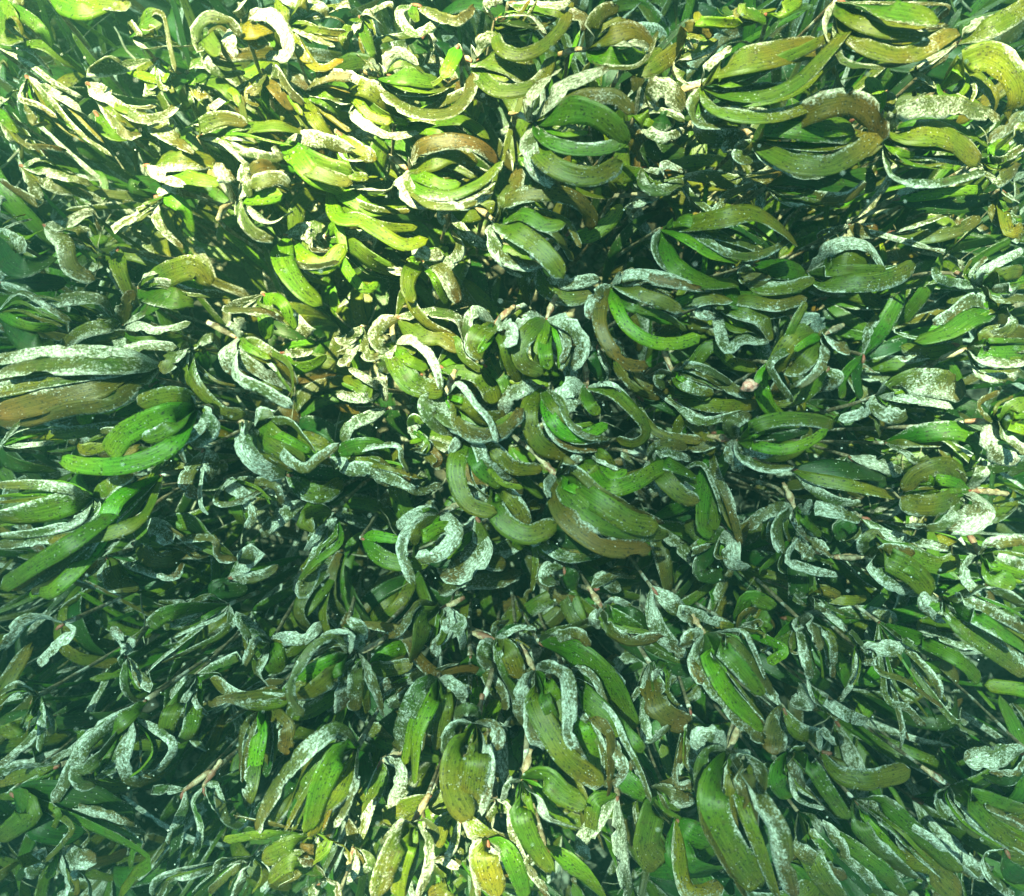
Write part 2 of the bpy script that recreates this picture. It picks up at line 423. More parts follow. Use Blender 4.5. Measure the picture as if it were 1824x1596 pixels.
# ---- shoots: spot of the joint, stalk and leaf centre lines
DATA = """
# ---- tile B
B 3 1035,640 930,620 | large green shoot in the upper middle, grey white leaf rising above it | w80 1000,560 1070,440 1160,365 | w110 1120,520 1230,430 1420,350 | m85 1180,560 1320,510 1460,510 1560,600 | o105 1060,800 1180,895 1350,925 1500,850 | w105 1005,760 1050,890 1175,980 | G120 1200,580 1350,600 1470,690 1520,760 | g45 1180,700 1320,690 | G75 1090,730 1250,785 1450,765 1530,690
B 2 1480,640 | brown leafed shoot tucked behind the large green shoot of the upper middle | b90 1550,700 1600,820 1565,920 | G90 1500,900 1520,1000
B 2.6 240,410 150,395 | shoot with an orange brown strap curling under green leaves, near the top left of centre | w60 250,330 330,280 430,340 | w55 160,440 80,400 0,400 | w50 180,340 110,290 | b105 290,520 430,590 590,585 690,490 710,380 | G120 300,390 430,400 560,440 | g60 330,450 450,480 570,480
B 2.6 710,330 650,320 | broad olive leaf shoot curving up to a rounded white tip near the top centre | w70 735,250 800,200 860,230 | m60 760,240 740,180 | o160 830,300 950,345 1040,440 | o80 760,410 860,475 1010,455 1090,380 1120,300 | g30 800,390 900,420
B 2.8 640,240 | small bright green leaf strap beside a white rim at the top centre | g75 600,330 560,410
B 3 830,110 | open ring of speckled olive leaf round a dark gap at the top edge | w28 900,80 1020,85 1100,180 | o75 850,240 960,285 1090,230 1190,120 1210,0 | w50 780,30 870,0 | d120 950,110 1050,150
B 2.8 1310,260 1210,300 | shoot holding one glaring white patch among green leaves at the top | m85 1340,140 1400,60 1480,40 | o120 1420,190 1560,160 1660,240 | w40 1370,335 1520,355 1620,310 1680,160 | g110 1400,300 1520,310 1600,250 | w50 1480,230 1560,240 1600,260
B 2.4 1500,350 | olive strap running to the right from under the glaring white patch | o90 1620,370 1740,300 1824,240 | G70 1560,330 1700,250
B 2.7 370,890 280,830 | oval nest of cream and green leaves closing on itself with an orange sheath | w85 335,960 400,1050 490,1078 | b95 420,790 560,740 730,760 850,850 | w55 380,960 460,1060 620,1080 740,1050 | o100 480,850 610,810 740,850 | g70 460,930 560,970 650,960 | G65 430,990 600,1020 760,950 870,840 | w40 620,1070 720,1065 815,1000
B 2.3 600,1090 | twisted white leaf with a green blade below the oval cream nest | w60 650,1200 740,1270 820,1300 | G90 700,1120 840,1070 | w50 545,1120 560,1180
B 2.7 830,1165 770,1130 | shoot with a brown leaf arching over bright green blades, just above the middle | b100 880,1060 1030,1010 1220,1030 1320,1110 1330,1210 | m90 870,1080 920,1000 960,880 | w85 820,1240 860,1340 980,1390 1070,1375 | w25 840,1340 900,1420 975,1450 | G85 970,1120 1090,1180 1200,1170 | g55 880,1210 950,1290 1020,1325 | o105 900,1200 1010,1260 1110,1350 1190,1460
B 2.1 1060,1400 | long olive green strap hooking right under the brown arched leaf | o110 1090,1500 1200,1560 1340,1540 | b80 980,1450 1000,1590 | w80 1200,1480 1380,1460
B 2.5 1200,1240 | pale lime strap bending up beside a bright orange tan sheath | g85 1320,1230 1430,1160 1495,1070 | b50 1120,1240 1200,1160
B 2.6 1690,1030 1560,1030 1440,1040 | bright tan sheath lying flat above a dark hollow | w60 1600,1060 1520,1080 | G60 1740,960 1824,940
B 2.5 20,500 | shoot with a white rimmed leaf hooking right in the upper left of centre | w65 110,620 240,710 340,710 425,690 | g60 90,510 170,600 290,645 | o90 120,450 250,530 330,610 | w60 60,560 0,560
B 2.3 300,650 | green leaves crossing under the white rimmed hook | o55 380,620 460,620 550,650 | G100 600,620 720,650 800,730 | g50 520,690 650,720 | w60 650,490 760,500 850,560
B 2.3 450,1370 | speckled shoot hanging down beside a dark hollow, left above the middle | w75 400,1300 470,1330 560,1340 | G90 390,1420 370,1500 400,1589 | w60 330,1420 260,1380 | m85 540,1400 590,1480 640,1589 | g60 510,1440 540,1520 580,1589 | w70 600,1380 650,1290 610,1210
B 2.6 -40,960 | bright lime shoot with thick straps left of the cream oval nest | g100 60,1020 180,1095 320,1080 | g90 0,1130 120,1150 220,1210 350,1280 480,1250 | G90 60,880 160,900 | w60 240,1000 300,960
B 2.4 -60,1240 | lower bright green leaves of the sunlit left patch | G90 80,1290 180,1370 340,1440 | g70 0,1180 40,1340 | g60 120,1500 220,1480 | w50 170,1230 190,1310
B 2.9 0,690 | golden strap lit orange at its rim, left of the cream nest | y90 60,750 130,800 210,830 | w40 40,820 140,840 | G50 60,900 170,930
B 2.5 1560,620 | white crusted leaf arching right over a dark green blade, top right of centre | w110 1640,480 1740,480 1824,580 | g80 1600,600 1640,700 | w60 1700,720 1824,680 | d100 1700,640 1780,600
B 2.4 1600,880 | dark green shoot with a toothed white hook beneath it | d140 1680,780 1824,780 | w85 1620,970 1720,990 1824,930 | w50 1710,900 1720,860 1824,900 | o90 1480,930 1440,1000
B 2.8 400,30 | pale crescent at the top edge left of the middle | w55 330,60 360,140 430,170 530,110 | G60 400,60 430,110 | w60 600,110 680,80 720,40
B 2.4 120,90 | thin streaky shoot at the top edge | w45 160,60 240,130 | w40 100,150 60,200 | G70 180,260 200,300 | o60 30,180 60,260 | w30 280,20 300,130
B 2.4 900,20 | pale shoot cut by the top edge | w45 960,40 1020,0 | g50 1100,70 1180,60 | w60 1150,30 1230,0 | m80 1260,80 1290,160
B 2.2 470,170 | dark leaf with a thin lit hook tip near the top | d120 420,230 500,250 | w28 500,180 515,230 495,290 | m70 220,210 220,330
# ---- Z hero
Z 2.9 865,310 1030,190 | big shoot with white crusted top leaf and a fat green strap sweeping right, centre right | w105 960,235 1150,215 1350,240 1520,290 | b100 1100,260 1350,290 1600,340 | w95 750,380 690,480 690,590 | b105 800,400 765,600 840,800 990,950 1165,975 | o115 1000,340 1150,400 1300,450 1440,530 | G70 980,470 1150,520 1320,570 1480,680 | g110 890,450 990,640 1190,770 1400,780 1590,720
Z 2.7 1240,420 | rounded green leaf tip and long olive strap crossing the big centre right shoot | o120 1450,450 1650,420 1850,440 | g95 1350,480 1450,430 1530,400
Z 2.2 880,850 | brown double leaf hanging below the big centre right shoot | b95 900,960 1000,1100 1110,1190 1255,1240 | b85 1040,980 1150,1120 1330,1170 | G80 820,900 880,1000
Z 2.3 740,790 | pale C shaped leaf with a dark green blade | w75 640,830 570,960 570,1070 670,1140 | d110 700,900 760,1020 800,1090 | w60 840,970 850,1060
Z 2.4 1350,1010 1300,940 | shoot with a red joint and a white arched top leaf right of centre | w85 1270,1020 1240,1080 1290,1160 | w70 1450,960 1600,980 1740,1050 1850,1120 | o110 1440,1110 1560,1160 1700,1190 | g50 1430,1070 1560,1150
Z 2.2 1180,1140 | long olive strap running right under the red jointed shoot | o110 1350,1220 1600,1260 1850,1280 | w60 1430,1310 1600,1370 1850,1330
Z 2.2 1060,1210 | pair of dark green blades below the long olive strap | d110 1300,1290 1500,1390 1610,1530 | o90 1150,1420 1300,1530 1600,1570
# ---- tile E
E 2.8 300,270 295,170 330,110 380,75 | cream shoot with a broad pale leaf and tan sheath left of the centre | w70 240,290 200,230 230,170 300,140 | w90 250,340 260,430 | o130 330,390 410,490 560,520 | w60 380,250 460,300 520,400 545,510 | g70 370,350 480,400
E 2.6 310,130 | white crusted band arching over the cream shoot | w75 420,120 530,110 640,150 690,270 | o110 430,220 550,230 660,310 | o60 360,0 400,80 480,170 610,230
E 2.9 830,165 880,130 980,70 | shoot with a frayed cream leaf, green blade and orange sheath in the centre | w70 730,100 680,180 700,300 | o130 760,210 720,280 770,350 | g55 790,250 740,320 | w95 880,170 930,230 880,290 | G80 880,260 910,370 965,470
E 2.4 520,390 | bright green straps crossing under the frayed cream leaf | g75 600,350 720,300 | G105 720,420 790,490 830,590 | o45 620,250 660,340 760,420
E 2.5 770,380 | dark olive blade pair under the frayed cream leaf | G70 860,440 900,560 | o60 820,360 870,430 890,520
E 2.8 1100,140 1125,80 | round open shoot like a wreath with a small green blade inside, centre | w95 1010,150 930,200 | w90 1190,150 1270,220 1280,320 1230,400 | o95 1030,190 960,280 980,380 1090,425 | g60 1080,230 1045,330 | g75 1090,300 1110,410
E 2.4 1250,330 | white curl with a dark hollow right of the wreath shaped shoot | w70 1220,410 1250,470 1310,500 | w60 1310,290 1380,280
E 2.9 570,545 600,480 | shoot with a round white leaf and brown underside below the cream shoot | w125 550,620 620,690 730,700 | b115 620,700 760,760 900,720 980,610 | w85 470,580 520,690 640,740 | o75 680,590 770,660 890,650 | g35 640,565 720,590 | w45 640,480 730,590 800,670 845,790
E 2.7 1080,500 | shoot with a long green arc and brown white wing just below the centre | w80 980,500 900,560 870,640 | b90 1130,700 1240,800 1430,800 | o100 1010,600 1020,720 1090,820 1240,855 | g75 1110,640 1190,740 1300,750 1420,690 | G60 1120,590 1220,690 | w45 1170,580 1230,700 1320,760 1445,770
E 2.6 1310,500 1300,450 | speckled white disc leaf and a green hooked strap right below the centre | w120 1220,500 1190,570 1270,600 | o80 1430,520 1550,620 1620,730 1560,790 1460,770 | G85 1320,580 1380,640 | w30 1420,480 1500,530 1560,610
E 2.7 700,760 680,720 | shoot with a slim olive leaf hanging down from a pinkish joint, below centre | w70 640,780 590,850 | o95 640,850 625,970 690,1110 840,1160 | o95 820,830 930,920 1080,925 | G75 720,880 780,960 870,1010 | w70 740,800 780,900 860,945 950,955 | g30 840,980 980,1030
E 2.6 800,1030 790,980 | shoot with a thick green strap curving right, lower centre | w40 740,1030 700,1045 | w85 900,1010 980,1050 | w75 760,1080 745,1140 | o100 880,1060 950,1140 990,1230 | g45 830,1080 900,1160 | G105 820,1120 900,1230 1020,1270 1155,1205
E 2.1 730,1180 | brown and white ragged leaf hanging under the thick green strap | m95 760,1300 800,1410 890,1420
E 3 1155,965 1040,850 920,750 | largest centre shoot with pointed tan sheath and two long arching leaves to the lower right | w80 1105,1020 1110,1070 | b130 1170,1120 1290,1260 1450,1340 1650,1340 | o115 1210,1060 1340,1180 1500,1250 1740,1280 | G110 1300,1060 1430,1140 1550,1210 1690,1230 | g55 1220,1020 1330,1060 | m55 1240,930 1370,1040 1520,1120 1710,1215 | w60 1180,885 1240,900
E 2.7 1310,850 | bright green strap pointing up right over folded dark leaves | G105 1320,920 1400,990 | G80 1380,860 1450,930 | w60 1270,860 1230,900 | g60 1440,960 1520,930 | g95 1400,1020 1550,1000 1680,925 1765,905
E 2.6 1640,880 1500,830 | shoot with a long red brown sheath and white arc right of the largest shoot | m75 1670,820 1750,800 1840,815 | w70 1640,970 1730,1070 | o95 1700,960 1800,1060 1900,1100 | G90 1740,900 1880,960
E 2.3 240,510 | pale folded shoot left of the centre | w60 150,555 60,550 0,530 | G90 150,500 40,440 | w85 230,440 245,570 | w50 180,470 60,400
E 2.2 270,610 | brown strap lying level over white scraps left of the centre | b60 130,625 0,605 | w65 180,650 70,700 30,790
E 2.3 130,180 | green upright blade with cream edges left of the cream shoot | g80 80,290 95,410 | w70 60,250 0,230 | w60 150,330 240,330 | w60 60,340 0,380
E 2.4 -40,860 | green hooked strap with pale end over white shards | G95 100,810 230,820 285,940 | w85 60,920 180,935 285,1020 | w60 340,1000 430,1040 550,1010 | w35 290,800 340,880 375,950
E 2.5 540,1160 650,1105 | white frilled nest of leaves with an orange sheath, lower left of centre | w75 450,1150 360,1200 310,1230 | w60 420,1220 350,1290 345,1380 400,1530 | w85 580,1200 620,1270 540,1370 410,1390 | g70 450,1280 540,1235 630,1230 | o80 430,1250 410,1330 | w50 500,1110 460,1120
E 2.2 740,1240 | broad mottled white leaf folded beneath the frilled nest | m170 740,1360 660,1450 540,1490 | w90 700,1440 600,1540 540,1589 | g50 640,1330 570,1400
E 2.3 130,1290 | thick dark green strap lying level, lower left of centre | G90 180,1350 290,1415 480,1430 | g60 200,1280 330,1300
E 2.2 1060,1270 | dark green broad leaf with a white frayed lower leaf | w75 1110,1340 1220,1395 1390,1385 | d150 1180,1250 1290,1320 1400,1340 | w80 1040,1300 1050,1340 | g90 1120,1370
E 2.1 1010,1280 | single long thin olive leaf standing in the dark lower middle | o40 1040,1390 1020,1570 | g70 960,1310 940,1350
E 2 1190,1440 | small white curled leaf in the dark lower middle | w70 1110,1440 1085,1500 1150,1530 | d90 1220,1480 1250,1560
E 1.8 1330,1560 | loose white leaves lying below the largest shoot | w80 1400,1500 1470,1580 | w60 1450,1490 1560,1500
E 2 380,720 | pair of small pale leaves in the hollow left of the slim olive leaf | w60 430,680 370,740 | w75 480,820 390,830 | b40 530,860 510,920 | G50 400,660 450,690
# ---- tile C
C 3 130,450 30,500 | very broad olive leaf with long green strap reaching up right, top right | o180 280,340 500,280 770,230 | w45 150,370 210,310 290,250 | w60 80,560 120,650 330,665 | m90 170,620 300,600 470,610 | o95 200,560 400,610 640,570 800,470 | g45 270,445 410,440 | G85 240,500 450,510 640,430 800,270 950,90
C 2.5 80,640 | mottled brown white strap below the very broad olive leaf | m95 180,720 330,700 430,690 | b80 260,760 350,700
C 3 400,730 360,740 | white rimmed olive shoot with a brown upper leaf, right of the very broad leaf | w50 320,780 350,840 450,820 | G150 520,640 720,660 940,690 | b125 760,560 950,550 1050,650 1060,760 | w45 460,830 650,920 780,920 | o105 470,790 620,860 800,870 960,790 1060,700 | g35 800,700 950,690
C 3.1 840,10 | top right shoot of stacked pale arcs crossing green leaves | w45 790,100 800,210 880,260 | w60 860,290 1000,345 1180,330 1290,290 | o105 920,190 1060,270 1250,280 1470,150 | G75 900,90 1080,160 1290,180 | G130 1080,50 1250,80 1380,110 | w50 1400,20 1380,100
C 3 1080,720 | smooth yellow green leaf like a shield near the right top | w100 1150,610 1300,560 1500,570 1700,620 | y165 1220,690 1420,700 1600,840 | g40 1180,830 1300,870 1450,880 | w50 1140,920 1350,960 1620,900 | g40 1150,790 1250,820
C 2.8 1380,470 | yellow olive hoop of leaf at the upper right edge | y130 1500,340 1650,300 1780,420 1790,540 1700,650 | G120 1420,490 1520,550 1610,560 | w30 1280,470 1240,500 | w60 1280,400 1240,380
C 2.9 1050,640 | single upright lime leaf between the olive shoots at the top right | g90 1060,510 1010,400
C 2.2 0,930 | long mottled strap running right beneath the brown white strap | m110 150,920 330,955 470,920 540,850 | w60 60,990 75,1060 | w60 180,1100 260,1030 400,960
C 2.4 470,980 | slim white rimmed leaves under a big dark green leaf | d150 620,930 850,960 1050,940 | w40 560,1020 720,1050 860,1080 | b60 850,1040 1000,960 | w35 560,1060 700,1080
C 2.1 430,980 | small speckled stub hanging in the dark hollow of the upper right | m75 450,1020 430,1110
C 2.6 -80,1200 | nest of green straps with one white tipped leaf, right of the upper centre | m50 140,1250 300,1340 450,1335 600,1260 | G80 60,1150 200,1230 310,1290 | g70 40,1240 180,1330 330,1370 | G115 -20,1380 140,1470 330,1480 | w50 -110,1290 -60,1400 40,1440 | o110 220,1150 400,1120 540,1200 640,1290
C 2.3 690,1430 860,1310 | triangular green shoot with a white mottled top and a strap pointing right | w90 830,1290 1000,1290 1100,1420 | G150 880,1370 1020,1430 | o95 760,1480 950,1480 1120,1460 1260,1390 | y60 880,1490 970,1475
C 2.2 400,1390 | dull green straps below the dark hollow of the upper right | G100 560,1410 680,1430 | o100 420,1500 600,1500 720,1450 | b60 350,1440 500,1460 | w50 360,1480 560,1500 | G120 300,1560 500,1560 650,1570
C 2.6 1600,1500 1470,1450 1350,1430 | white folded shoot with a level tan stem at the right edge | w55 1600,1430 1700,1370 1824,1310 | w90 1680,1560 1840,1550 | o70 1720,1440 1824,1420 | w50 1400,1470 1350,1400
C 2.2 1100,1230 | brown strap lying level at the far right | b85 1280,1240 1480,1200 1590,1130 | w30 1290,1170 1500,1090 | b70 920,1210 1060,1200
C 2.4 1130,1050 | large dark green leaf lying level at the right | d150 1300,1040 1480,1050 1640,1010 | g60 1500,1000 1610,1000 | w45 1180,1010 1290,970
C 2.8 480,90 | bright green blade at the top edge, right of the middle | g80 560,50 660,-10 | G120 380,60 330,20 | y60 160,120 120,60 | g50 120,110 350,125
C 2.8 1470,230 | tan leaf streaking to the top right corner | y115 1620,160 1750,90 1860,20 | w70 1560,130 1700,90 | w55 1240,380 1350,330 1430,290
C 2.5 0,330 | olive strap under the glaring white patch at the top right of centre | o100 110,260 220,210 | w70 50,220 90,240 | w60 30,400 60,440 | b60 60,140 200,190
C 2.6 1600,840 | slim lime leaf pointing right at the right edge | g80 1660,800 1740,740 | w40 1730,830 1824,770 | y60 1780,690 1824,640 | b90 1680,940 1800,880
C 2.2 1700,1000 | brown and rainbow lit fringe at the right edge | b110 1700,1120 1750,1200 | w60 1720,1010 1800,1060 | y80 1740,1200 1824,1190 | w50 1780,1250 1824,1230
C 2.2 900,1180 | small white glints in the black hollow of the upper right | w40 910,1150 890,1220 | w25 760,1220 745,1250 | w30 1370,1310 1400,1310
C 2.6 820,530 | dull brown leaf pressed between the olive shoots | b110 860,430 820,330 | w80 850,500 930,480 | m70 700,570 790,450
C 2.6 1100,480 1060,560 | mottled tongue between lime leaf and yellow hoop | m60 1130,500 1110,590
# ---- tile D
D 2.9 1035,610 1150,600 | sunlit green shoot with two long lime straps curving left, at the left | m45 1000,560 940,520 | w55 1060,690 1010,750 940,800 970,900 | w65 1100,650 1110,740 1010,810 | o90 960,545 850,545 720,590 | G85 920,690 820,750 740,770 | g90 940,760 830,850 640,910 430,910 320,880 | g115 900,640 760,690 640,760 570,860
D 2.8 830,470 | hooked lime strap forming the upper loop at the left | G70 790,550 700,610 600,650 | g105 700,450 560,520 470,600 430,700
D 2.8 850,380 830,460 | pale leaves streaming left from a white tip at the left edge | w70 700,330 450,310 200,320 -20,360 | m110 700,380 400,380 150,390 -20,420 | w55 620,420 400,440 200,460 -20,500 | b140 560,490 300,560 -20,640 | b90 600,570 350,620 100,700
D 2.4 800,700 | faded olive strap between the two lime loops and the left edge | o75 600,705 350,740 120,745 | o80 450,830 400,760 | b90 200,660 0,700
D 2.4 990,300 | brown crusted leaf with a speckled olive strap curling under it | w110 920,320 860,430 | o95 1000,440 1080,560 1180,640 1290,640 | m80 950,380 950,470 | w60 1100,240 1160,280
D 2.7 1240,240 1100,160 | cream crusted shoot opening to the lower right, left of centre | w80 1230,190 1290,150 | w100 1190,300 1210,390 1330,420 | w110 1280,330 1400,430 1540,500 | o110 1350,300 1470,380 1550,490 | w75 1230,430 1370,510 1530,600 | g60 1300,290 1420,350 | o40 1490,360 1530,470 1520,560
D 2.4 1470,320 | small lime strap hooking up beside the cream crusted shoot | g35 1520,280 1650,260 | g75 1540,395 1640,380 1710,330 | w50 1600,320 1640,300
D 2.5 1380,10 | green upright straps above the cream crusted shoot | g85 1390,130 1390,250 | g60 1480,60 1540,200 | w100 1600,200 1640,220 | w40 1180,90 1380,100 1500,160
D 2.8 1330,700 1280,680 1240,650 | shoot with a white outlined broad leaf and yellow green heart, left of centre | w80 1350,640 1430,640 | w125 1290,770 1350,880 1500,965 | o150 1400,760 1490,830 1600,900 | g50 1480,760 1630,840 | w70 1560,915 1670,870 1780,790 | m60 1500,680 1590,760 1650,840 | w70 1270,720 1270,790
D 2.1 1500,960 | broad dull olive leaf curving under the white outlined shoot | o115 1600,1040 1700,1060 1800,990 | d90 1620,940 1800,960
D 2.3 1070,820 | white chequered shard leaves standing left of the white outlined shoot | w85 1110,900 1090,1000 | w80 970,990 1030,1080 | w50 1050,1090 1090,1170
D 2.1 1180,980 | ragged white scraps and thin curved blades in the left middle | w75 1230,1030 1330,1090 | w55 1440,1010 1470,1130 | m30 1130,1100 1250,1100 1420,1010 | G80 1230,1140 1270,1220 | w50 1320,1150 1290,1240
D 2 1620,1080 | tattered white leaf slanting down left in the left middle | w95 1530,1130 1420,1220 1370,1280 | G90 1600,1150 1620,1240
D 2.6 850,960 | bright green leaves sweeping to the lower left corner of the left side | g110 620,1080 520,1280 350,1460 150,1589 | o75 740,1180 540,1270 250,1300 | G105 420,1280 200,1420 0,1550 | g95 350,1500 200,1589
D 2.6 490,1080 | white edged shoot streaming left in the lower left | w60 520,1130 430,1230 250,1290 -20,1330 | G140 380,1100 200,1150 -20,1190 | m60 380,1040 200,1010 -20,1010 | w55 400,1200 200,1260 0,1280 | o90 600,1000 700,950
D 2.3 720,1180 | short green rounded strap at the lower left | G95 760,1270 870,1320
D 2 700,1320 | brown blunt leaf lying under green ones at the lower left | b115 780,1390 900,1400 1010,1340 | G90 960,1200 1080,1290 1220,1400 | w50 1090,1290 1150,1390 1240,1400 | m110 800,1230 900,1320
D 1.9 560,1390 | dark brown leaves sunk in the lower left | b110 600,1520 730,1560 | d120 760,1500 900,1450 | b90 380,1500 500,1560 | w40 880,1500 960,1420
D 1.9 1200,1500 | toothed white shard at the lower left of centre | w70 1290,1500 1380,1480 1460,1430 | d110 1140,1560 1300,1560 | m100 1350,1350 1250,1420
D 1.9 1740,1160 | pale hooked scraps beside a dark green blade left of centre | w40 1650,1290 1600,1360 | G50 1780,1300 1640,1420 1560,1510 | w50 1740,1200 1760,1290 | w80 1600,1560 1570,1500 | G110 1600,1190 1640,1260
D 2.3 640,180 | brown curl with a green arc reaching left in the upper left | b80 650,90 700,-10 | w60 720,180 850,200 1000,160 | o75 560,180 430,210 330,290 | w70 640,300 780,280 930,290 | G90 860,30 960,100
D 2.3 330,260 | square white ended leaf at the left | w60 310,270 370,280 | G110 480,280 620,300 | m60 560,230 680,210
D 2.4 -20,110 | slim green leaf pointing right at the left edge | g65 140,180 310,190 | w35 100,0 250,80 380,160 | w75 460,30 620,120 | d120 150,260 300,280
D 2.4 -10,820 | bright glints at the left edge | w45 60,820 120,830 | w22 90,700 200,650 350,600 | w30 160,800 290,790 | d120 80,900 300,940
# ---- tile F
F 2.7 770,225 860,180 | round pale shoot with a frayed cream right leaf and thin dark green blade | w100 720,150 630,150 590,230 | w95 830,260 910,330 | o150 660,240 570,330 530,430 | w60 780,330 730,430 640,500 | o120 700,320 620,390 560,400 | w45 510,350 530,460 610,570 | g50 690,260 620,310
F 3.1 570,350 | thin dark green blade standing over the round pale shoot | G50 600,210 685,50
F 2.2 800,400 | faded olive leaf fan under the round pale shoot | o110 700,500 600,560 480,570 | m90 830,450 760,520
F 2.5 480,370 | lime strap hanging down below the round pale shoot | g85 445,470 480,590 560,670
F 2.8 320,780 240,770 | shoot with a fan of green and white leaves closing to the right, right middle | w85 290,700 350,650 400,650 | w65 280,830 300,900 360,920 | w65 340,850 460,920 620,915 | o80 400,710 530,670 700,670 830,700 | g65 410,800 550,825 690,790 800,720 | g22 400,760 470,730 | d60 550,760 700,720
F 2.2 -20,800 | level brown strap pointing at the green and white fan | b70 120,815 260,760 | G90 60,690 150,770 | o80 40,670 130,730 180,860
F 2.4 -20,570 | speckled olive strap ending under the round pale shoot | o80 150,590 300,600 430,590 | w60 60,640 150,680 350,630 | G75 170,290 300,370 430,400
F 2.5 -20,400 | white arched leaf over dull green at the centre right | w70 100,380 250,480 370,550 | G80 50,470 180,560 | g40 60,430 160,500
F 2.4 200,50 | olive straps fanning down at the centre right | o110 330,90 450,140 510,250 | o80 350,40 530,70 690,30 | g80 100,30 60,60 | w60 260,290 350,250 480,260 | w50 120,110 200,130
F 2 0,950 | dark green leaf hanging at the right of the largest shoot | G105 120,1020 190,1140 210,1250 | w70 60,1040 160,1100 240,1160 | w30 130,900 200,1020 240,1160
F 2 180,800 | long brown stalk like leaf running down right of the largest shoot | b60 210,960 280,1100 340,1320 | o65 300,1220 450,1160 | G90 140,1200 200,1260
F 2.1 260,1240 | white ragged leaf at the lower right of the largest shoot | w90 290,1330 300,1420 380,1450 | m80 150,1280 50,1200 | w55 80,1360 180,1330 | d100 130,1450 250,1500
F 2.7 620,1140 570,1060 510,1020 | white shoot of four stiff leaves hanging from a thin stalk, right lower middle | w85 530,1140 450,1170 390,1240 | w85 560,1190 530,1260 560,1370 | w75 720,1130 850,1150 970,1190 | g35 640,1180 650,1220
F 2.2 700,1230 | chequered white hanging leaf beside the four leaf white shoot | w75 710,1290 800,1370 | w90 650,1330 720,1390 | w55 590,1390 690,1450 850,1490 | o60 680,1280 660,1300 | G70 480,1430 440,1470
F 2.2 980,1190 | dark ring of leaf beside the four leaf white shoot | w45 960,1270 890,1310 820,1260 | d100 870,1240 900,1280 | w50 1000,1240 980,1300
F 2.7 1690,90 1800,70 | green and white shoot pointing left at the right edge | w75 1760,120 1740,200 1600,240 | w75 1560,40 1440,120 1350,160 | G110 1560,130 1430,210 1250,260 | g60 1580,160 1440,240 | w50 1780,-20 1650,-10
F 2.6 1520,300 1420,330 1060,540 | right edge shoot of green leaves with a white hook below | o105 1640,230 1740,220 1840,220 | G80 1640,320 1840,320 | w60 1580,340 1700,370 1840,370 | w55 1590,430 1660,450 1790,440
F 2.4 1480,280 | speckled olive strap with a curled white end pointing left, right side | o85 1400,310 1280,320 1180,280 | w50 1240,350 1170,340 | w30 1180,220 1150,190
F 2.9 1690,680 1560,680 1250,705 | right edge shoot opening like a fan from a long pale stem | w55 1620,640 1600,580 1700,530 | G100 1750,620 1850,560 | g45 1770,650 1850,650 | g60 1750,700 1850,730 | w75 1720,740 1780,800 1860,840 | w100 1650,760 1680,850 1800,890
F 2.4 1050,550 1230,420 1440,330 | dull green shoot with a white lower leaf in the right middle | m150 1200,480 1370,480 1520,530 | w55 1150,550 1300,570 1450,600 | w90 1070,610 1150,650 1220,630 | w70 980,630 850,670 | w50 1060,690 1070,760
F 2.8 1540,1040 1730,1055 | broad striped shoot with a chunky white lower leaf pointing left, right middle | o120 1420,920 1270,960 1200,1050 | w70 1600,960 1620,880 | w140 1600,1120 1540,1200 1420,1240 | o130 1400,1110 1260,1120 1180,1070 | g65 1420,990 1260,990 | g30 1420,1045 1270,1055 | w60 1400,1220 1200,1220
F 2.5 1090,790 | green arch bending down above the broad striped shoot | o80 1220,780 1400,790 | G100 1300,740 1500,730 1590,820 1540,930 | w40 1200,840 1260,890 1400,900
F 2.3 600,930 | long olive leaf slanting down right in the right middle | o70 740,980 950,1020 1150,1070 | w70 760,1060 850,1100 970,1110 | d120 900,930 1100,970
F 2 900,860 | pale bare leaf pointing down left in the right middle | w35 830,900 760,970 | w70 1060,900 1180,960 | d130 1000,950 1100,990
F 2.6 990,1385 820,1385 | thin stalked shoot fanning to the lower right, right lower middle | w60 980,1310 1040,1260 1090,1290 | w75 1040,1450 1150,1540 1280,1589 | G140 1110,1400 1250,1480 1340,1589 | m85 1100,1350 1250,1370 | o60 1200,1440 1330,1530
F 2.4 970,1180 | white dappled leaf crossing to the right, right lower middle | w65 1100,1270 1250,1300 1430,1350 | G110 1250,1390 1400,1430 1480,1380 | w50 1060,1240 1000,1200
F 2.9 1590,1390 1530,1340 1430,1260 | orange sheathed shoot at the right edge opening right | w70 1640,1330 1750,1300 1850,1300 | w65 1520,1420 1520,1510 1600,1589 | G110 1650,1480 1780,1550 | m75 1700,1410 1850,1430 | g60 1650,1430 1850,1500
F 2 980,330 | dark upright green leaf in the right middle | d80 950,430 970,560 | G60 880,440 870,560 | m50 1010,200 1060,130
# ---- tile G
G 2.4 340,160 | pale arch of leaf bending to the left edge in the lower left | w75 220,130 120,150 60,230 10,300 | w65 380,200 300,280 200,380
G 2.4 200,540 | white hook shaped leaf at the left edge, lower left | w45 130,535 60,550 -10,600 | w45 215,600 215,720 205,840 | w40 100,480 0,520 | G90 100,700 0,740 | w55 280,690 240,740
G 2.4 240,660 280,650 520,650 | orange bare sheath lying level in the lower left | w50 150,780 60,860 0,910 | d90 100,660 0,660
G 2.1 660,330 | ring of white dotted leaf round a dark gap in the lower left | w45 650,430 670,530 740,580 | w50 790,500 780,400 | w60 590,200 650,250 | w70 670,260 630,300
G 2.5 770,560 | long pale leaf slanting down left with a green one beneath, lower left | w75 650,630 500,720 380,820 240,890 | G100 660,650 560,720 440,800 | w80 480,760 390,900 270,1100
G 2.4 690,640 | pale arch of leaf hanging open like a hoop, lower left | m75 670,760 650,900 700,990 800,980 | w45 900,780 860,900 790,960 | w65 640,830 590,920 500,980 | w60 480,900 400,930 410,1000 500,1015
